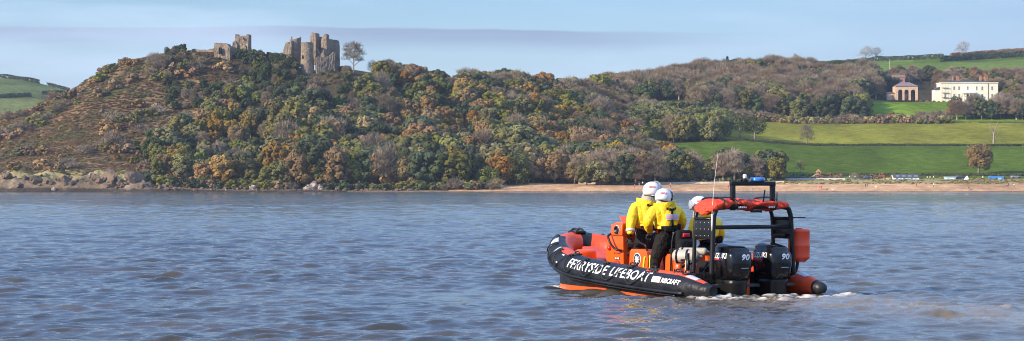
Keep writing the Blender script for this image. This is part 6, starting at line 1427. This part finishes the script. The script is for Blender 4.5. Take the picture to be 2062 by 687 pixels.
def harness(root, q, patch=True):
    back = Vector((.42, -.905, 0)).normalized(); mb = MB(); sh = (q['sl'] + q['sr']) / 2; w_ = q['wai']; wid = (q['sr'] - q['sl'])
    th = .175
    def bp(t, f): p = sh.lerp(w_, t) + wid * f; return p
    jk = [o for o in root.children if o.name.startswith('jacket')][0]
    from mathutils.bvhtree import BVHTree
    Mi = WORLD[root.name]; bv = BVHTree.FromPolygons([Mi @ v.co for v in jk.data.vertices], [tuple(p.vertices) for p in jk.data.polygons])
    def surf(p, off=.012, d=None):
        d = d or back; h_, n_, i_, dd = bv.ray_cast(p + d * .8, -d); return (h_ + d * off) if h_ else p + d * .2
    def strap(pts, r=.02):
        P = [surf(p) for p in pts]; P = ptsmooth(P, 3); ring = []
        for i, p in enumerate(P):
            t = (P[min(i + 1, len(P) - 1)] - P[max(i - 1, 0)]).normalized(); sd = t.cross(back).normalized(); ring.append([p + sd * r - back * .006, p + sd * r + back * .006, p - sd * r + back * .006, p - sd * r - back * .006])
        mb.loft(ring, 0, True, False)
    strap([bp(.02, 0), bp(.25, 0), bp(.5, .0), bp(.78, 0), bp(1.0, 0)]); strap([bp(.02, -.10), bp(.06, 0), bp(.02, .10)]); 
    strap([bp(.92, f) for f in (-.36, -.2, 0, .2, .36)], .032)
    for f in (-.42, .42): strap([bp(.0, f * .35), bp(-.01, f * .5)], .02)
    mb.build('harness', BLKC, root, world=True)
    mb = MB(); p = surf(bp(.98, 0), .03); Rz = Matrix.Rotation(math.atan2(back.y, back.x), 3, 'Z'); mb.box(p, (.09, .26, .10), rot=Rz, bev=.025); mb.box(surf(bp(.92, .34), .02), (.08, .12, .14), rot=Rz, bev=.02); mb.build('belt_pouch', BLKC, root, world=True)
    if patch:
        def pt(w2, h2, off, m_, nm):
            c = bp(.40, .02); side = Vector((-back.y, back.x, 0)).normalized(); side = side if side.dot(wid) > 0 else -side; n = 8
            V = [surf(c + side * (w2 * (i / n - .5)) + Vector((0, 0, h2 * (j / 3 - .5))), off) for j in range(4) for i in range(n + 1)]
            m2 = MB(); m2.add(V, [(j * (n + 1) + i, j * (n + 1) + i + 1, (j + 1) * (n + 1) + i + 1, (j + 1) * (n + 1) + i) for j in range(3) for i in range(n)], 0, True); m2.build(nm, m_, root, world=True)
        pt(.25, .10, .020, REFL, 'back_patch'); pt(.22, .05, .024, PINK, 'back_patch')
Y1, Y2_, Y3 = 38.75, 37.6, 38.2
def legs(q, hip, dl=(0, 0), kn=.12):
    f = Vector((FW[0], FW[1], 0)); l = Vector((PT[0], PT[1], 0))
    for s_, sg in (('l', 1), ('r', -1)):
        q['t' + s_] = hip + l * .11 * sg - Vector((0, 0, .07)); q['f' + s_] = Vector((hip.x + dl[0] + l.x * .17 * sg, hip.y + dl[1] + l.y * .17 * sg, .22)); k = q['t' + s_].lerp(q['f' + s_], .5); q['k' + s_] = k + f * kn
q = dict(hip=P3(1299, 486, Y1), wai=P3(1299, 460, Y1), che=P3(1298, 428, Y1), nb=P3(1301, 406, Y1), nk=P3(1307, 401, Y1), hd=P3(1313, 388, Y1), sl=P3(1280, 413, Y1 - .1), sr=P3(1320, 413, Y1 + .12), el=P3(1270, 445, Y1 - .2), er=P3(1330, 447, Y1 + .25), wl=P3(1269, 476, Y1 - .3), wr=P3(1322, 470, Y1 + .5))
legs(q, q['hip'], kn=.10)
c1 = crew('standing crew member farthest left in yellow jacket and white helmet, left arm hanging down', q, (.80, .52, -.15), 1.04); harness(c1, q, False)
hand(q['wl'] + Vector((0, 0, -.02)), (0.0, .1, -1), (.3, .9, 0), c1, 1.35, .5, 1); hand(q['wr'], (-.4, .8, -.3), (0, 0, -1), c1, 1.2, .7, -1)
mb = MB(); d_ = (q['wl'] - q['el']); mb.tube([q['el'] + d_ * .55, q['el'] + d_ * .72], [.086, .082], 12); mb.build('cuff_band', REFL, c1, world=True)
q = dict(hip=P3(1339, 486, Y2_), wai=P3(1340, 462, Y2_), che=P3(1341, 434, Y2_), nb=P3(1340, 416, Y2_), nk=P3(1338, 411, Y2_), hd=P3(1336, 401, Y2_), sl=P3(1317, 420, Y2_ - .12), sr=P3(1363, 420, Y2_ + .14), el=P3(1303, 448, Y2_ - .2), er=P3(1374, 447, Y2_ + .2), wl=P3(1310, 469, Y2_ + .1), wr=P3(1366, 468, Y2_ + .4))
legs(q, q['hip'], dl=(-.05, 0), kn=.06)
c2 = crew('middle crew member seen from behind with pale patch on the yellow jacket back', q, (.55, .80, -.3), .98); harness(c2, q, True)
hand(q['wl'], (-.3, .8, -.5), (0, 0, -1), c2, 1.2, .7, 1); hand(q['wr'], (-.4, .8, -.4), (0, 0, -1), c2, 1.2, .7, -1)
q = dict(hip=P3(1425, 507, Y3), wai=P3(1422, 485, Y3), che=P3(1422, 457, Y3), nb=P3(1419, 435, Y3), nk=P3(1413, 427, Y3), hd=P3(1408, 416, Y3), sl=P3(1400, 444, Y3 - .12), sr=P3(1441, 445, Y3 + .14), el=P3(1394, 473, Y3 - .2), er=P3(1450, 471, Y3 + .2), wl=P3(1388, 493, Y3 - .1), wr=P3(1446, 493, Y3 + .35))
legs(q, q['hip'], kn=.22)
c3 = crew('rightmost crew member in yellow jacket behind the black cage, helmet visor facing left', q, (-.95, .22, -.1), .98, visor_up=False); harness(c3, q, False)
hand(q['wl'], (-.5, .2, -.7), (0, 0, -1), c3, 1.2, .7, 1); hand(q['wr'], (-.4, .8, -.4), (0, 0, -1), c3, 1.2, .7, -1)

# ------------------------------------------------------------------ people on the beach
def walker(top, leg, pose, seed):
    st = {'stand': .06, 'walk': .26}[pose]
    J = {'hip': ((0, 0, .92), .13), 'che': ((0.02, 0, 1.30), .15), 'nk': ((.02, 0, 1.48), .06), 'hd': ((.03, 0, 1.62), .095), 'top': ((.03, 0, 1.70), .07)}; E = [('hip', 'che'), ('che', 'nk'), ('nk', 'hd'), ('hd', 'top')]
    for s_ in (1, -1):
        J[f's{s_}'] = ((0, .19 * s_, 1.40), .06); J[f'e{s_}'] = ((-.08 * s_ * st * 4, .25 * s_, 1.14), .045); J[f'w{s_}'] = ((.02 - .1 * s_ * st * 4, .24 * s_, .92), .035); E += [('nk', f's{s_}'), (f's{s_}', f'e{s_}'), (f'e{s_}', f'w{s_}')]
        J[f't{s_}'] = ((0, .09 * s_, .82), .09); J[f'k{s_}'] = ((st * s_ * .6 + .04, .10 * s_, .46), .062); J[f'f{s_}'] = ((st * s_, .10 * s_, .04), .05); J[f'o{s_}'] = ((st * s_ + .13, .11 * s_, .03), .035); E += [('hip', f't{s_}'), (f't{s_}', f'k{s_}'), (f'k{s_}', f'f{s_}'), (f'f{s_}', f'o{s_}')]
    o = skin('beach', J, E, 'hip', [top, leg, SKN], None, 1); me = o.data; bpy.data.objects.remove(o)
    for p in me.polygons: p.material_index = 1 if p.center.z < .90 else (2 if p.center.z > 1.47 else 0)
    return me
RD = mat('red_coat', (.62, .03, .03), .8); NV = mat('navy_cloth', (.03, .04, .09), .8); WC = mat('white_cloth', (.75, .73, .7), .8); DK = mat('dark_cloth', (.04, .04, .045), .8); PKC = mat('pink_cloth', (.62, .25, .32), .8)
for i, (px, Y_, tp__, lg, ps, a, lab) in enumerate((
    (1649.5, 848, RD, RD, 'stand', 0, 'left one of two people all in red on the wet sand'), (1654, 848, RD, RD, 'stand', 1, 'right one of two people all in red on the wet sand'),
    (1743, 856, NV, DK, 'stand', .5, 'dark dressed person standing with a companion mid beach'), (1746.5, 857, DK, NV, 'walk', 2, 'companion right of the dark dressed person mid beach'),
    (1845.5, 859, RD, DK, 'stand', 1, 'person in red coat below the white clubhouse'), (1880, 856, WC, DK, 'walk', .2, 'person in white walking right of the clubhouse'),
    (1951, 845, DK, DK, 'walk', .3, 'dark dressed person walking a dog near the water'), (2028, 856, PKC, NV, 'stand', 1, 'person in pink with a companion at the right edge'), (2031, 857, DK, DK, 'stand', 0, 'dark dressed companion of person in pink at right edge'),
    (2042, 855, WC, NV, 'walk', .2, 'person in white near the right edge of the beach'), (1466.5, 850, RD, RD, 'stand', 1, 'lone person in red left of the light mast'),
    (1277.5, 852, RD, RD, 'stand', .5, 'lone person in red left of the crew helmets'), (1287, 868, DK, WC, 'walk', .5, 'person in dark top by the sea wall left of crew'), (1294, 869, WC, DK, 'stand', .5, 'person in white top by the sea wall left of crew'),
    (1350, 858, PKC, DK, 'walk', .3, 'person in pink walking right of the crew helmets'), (1711, 898, WC, DK, 'stand', 0, 'person in white top by the playground fence end'), (1722, 898, WC, NV, 'stand', 1, 'second person in white top right of playground fence'),
    (1754, 893, DK, WC, 'stand', 0, 'person in dark top on the dune left of clubhouse'), (1867, 896, WC, DK, 'stand', 0, 'leftmost of three people in white right of the clubhouse'), (1873, 896, WC, DK, 'stand', 1, 'middle of three people in white right of clubhouse'), (1880, 897, WC, NV, 'stand', 2, 'rightmost of three people in white right of clubhouse'),
    (1979, 896, WC, DK, 'stand', .7, 'person in white top left of the blue container'))):
    o = link('person', walker(tp__, lg, ps, i)); o.location = on(px, Y_, 0.0); o.rotation_euler = (0, 0, a * 1.4 + .3); tag(o, lab, 'person', 'people on the beach')
def dog_mesh(m_):
    J = {'hip': ((-.28, 0, .5), .11), 'sho': ((.25, 0, .5), .13), 'nk': ((.42, 0, .66), .08), 'hd': ((.52, 0, .76), .075), 'mz': ((.66, 0, .72), .04), 'tl': ((-.5, 0, .66), .025)}; E = [('hip', 'sho'), ('sho', 'nk'), ('nk', 'hd'), ('hd', 'mz'), ('hip', 'tl')]
    for s_ in (1, -1):
        for nm, x, par in (('f', .22, 'sho'), ('h', -.28, 'hip')):
            J[f'{nm}{s_}a'] = ((x + (.06 if nm == 'h' else 0), .08 * s_, .28), .05); J[f'{nm}{s_}b'] = ((x - (.05 if nm == 'h' else 0), .08 * s_, .15), .03); J[f'{nm}{s_}c'] = ((x, .08 * s_, 0), .03); E += [(par, f'{nm}{s_}a'), (f'{nm}{s_}a', f'{nm}{s_}b'), (f'{nm}{s_}b', f'{nm}{s_}c')]
    o = skin('dog', J, E, 'sho', m_, None, 1); me = o.data; bpy.data.objects.remove(o); return me
dk_, dw_ = dog_mesh(COWK), dog_mesh(COWW)
for px, Y_, me, a, lab in ((1955.5, 845, dk_, 0, 'dark dog beside the walker near the water'), (1764, 855, dw_, 2, 'white dog right of the mid beach pair'), (1513, 848, dw_, 1, 'white dog on the sand under the light mast'), (1665, 845, dk_, 0, 'grey-black dog right of the two red people'), (1677, 843, dw_, 3, 'white dog by the water right of the red pair'), (1886, 857, dw_, 1, 'small white dog right of the walker in white')):
    o = link('dog', me); o.location = on(px, Y_); o.rotation_euler = (0, 0, a); tag(o, lab, 'dog', 'dogs on the beach')
# little white sail-like tent and parked cars behind the dune
t = thing('beach_tent', 'small white pointed tent left of the round brown tree', 'tent', on(1946, 898)); mb = MB(); mb.add([(-1, -1, 0), (1, -1, 0), (1, 1, 0), (-1, 1, 0), (.3, 0, 1.7)], [(0, 1, 4), (1, 2, 4), (2, 3, 4), (3, 0, 4)]); mb.build('canvas', WHITE, t)
def car(px, Y_, m_, label):
    p = on(px, Y_); t = thing('parked_car', label, 'car', p, .1, 'cars parked behind the beach')
    mb = MB(); rings = []
    for x, z0, z1, w_ in ((-2.05, .35, .65, .7), (-1.95, .25, .95, .82), (-1.5, .22, 1.0, .86), (1.0, .22, .95, .86), (1.9, .25, .80, .80), (2.05, .35, .6, .7)): rings.append([Vector((x, -w_, z0)), Vector((x, w_, z0)), Vector((x, w_, z1)), Vector((x, w_ * .9, z1 + .04)), Vector((x, -w_ * .9, z1 + .04)), Vector((x, -w_, z1))])
    mb.loft(rings, 0, True, True); mb.build('body', m_, t)
    mb = MB(); mb.loft([[Vector((x, s_ * w_, z)) for x, s_ in ((-1.75, -1), (-1.75, 1), (1.0, 1), (1.0, -1))] if z < 1.2 else [Vector((x, s_ * w_, z)) for x, s_ in ((-1.3, -1), (-1.3, 1), (.3, 1), (.3, -1))] for z, w_ in ((.98, .80), (1.42, .62))], 0, True, False); mb.build('window', GLASS, t)
    for x in (-1.25, 1.25):
        for s_ in (-1, 1): mb = MB(); mb.lathe([(.0, -.1), (.32, -.1), (.32, .1), (0, .1)], (x, .8 * s_, .32), 'Y', 14); mb.build('wheel', BLK, t)
car(1748, 900, mat('car_dark', (.05, .06, .08), .3, coat=.5), 'dark car parked right of the playground'); car(1935, 902, mat('car_navy', (.03, .05, .12), .3, coat=.5), 'dark blue car right of the pale kiosk'); car(2045, 903, mat('car_grey', (.2, .22, .24), .3, coat=.5), 'grey car parked at the right end behind the beach')
t = thing('life_ring_post', 'red and white rescue ring post left of the white clubhouse', 'life ring', on(1780, 897)); mb = MB(); mb.box((0, 0, .7), (.15, .15, 1.4)); mb.build('post', WHITE, t); mb = MB(); mb.box((0, -.12, 1.5), (.9, .1, 1.0), bev=.05); mb.build('board', REDD, t); 

# ------------------------------------------------------------------ haze: one closed box of pale air round everything
mb = MB(); mb.box((0, 1250, 74), (4400, 2720, 160)); hz = mb.build('haze', [], None); hz.data.materials.clear()
hm_ = bpy.data.materials.new('haze_air'); hm_.use_nodes = True; n = hm_.node_tree.nodes; l = hm_.node_tree.links
for x in list(n): n.remove(x)
pv = n.new('ShaderNodeVolumePrincipled'); pv.inputs['Density'].default_value = HAZE; pv.inputs['Color'].default_value = (.72, .84, 1.0, 1); pv.inputs['Anisotropy'].default_value = 0.2
mo = n.new('ShaderNodeOutputMaterial'); l.new(pv.outputs[0], mo.inputs['Volume']); hz.data.materials.append(hm_); tag(hz, kind='stuff'); hz['label'] = 'pale blue air between the camera and the far hills'
hz.display_type = 'WIRE'; cy.volume_step_rate = 4.0
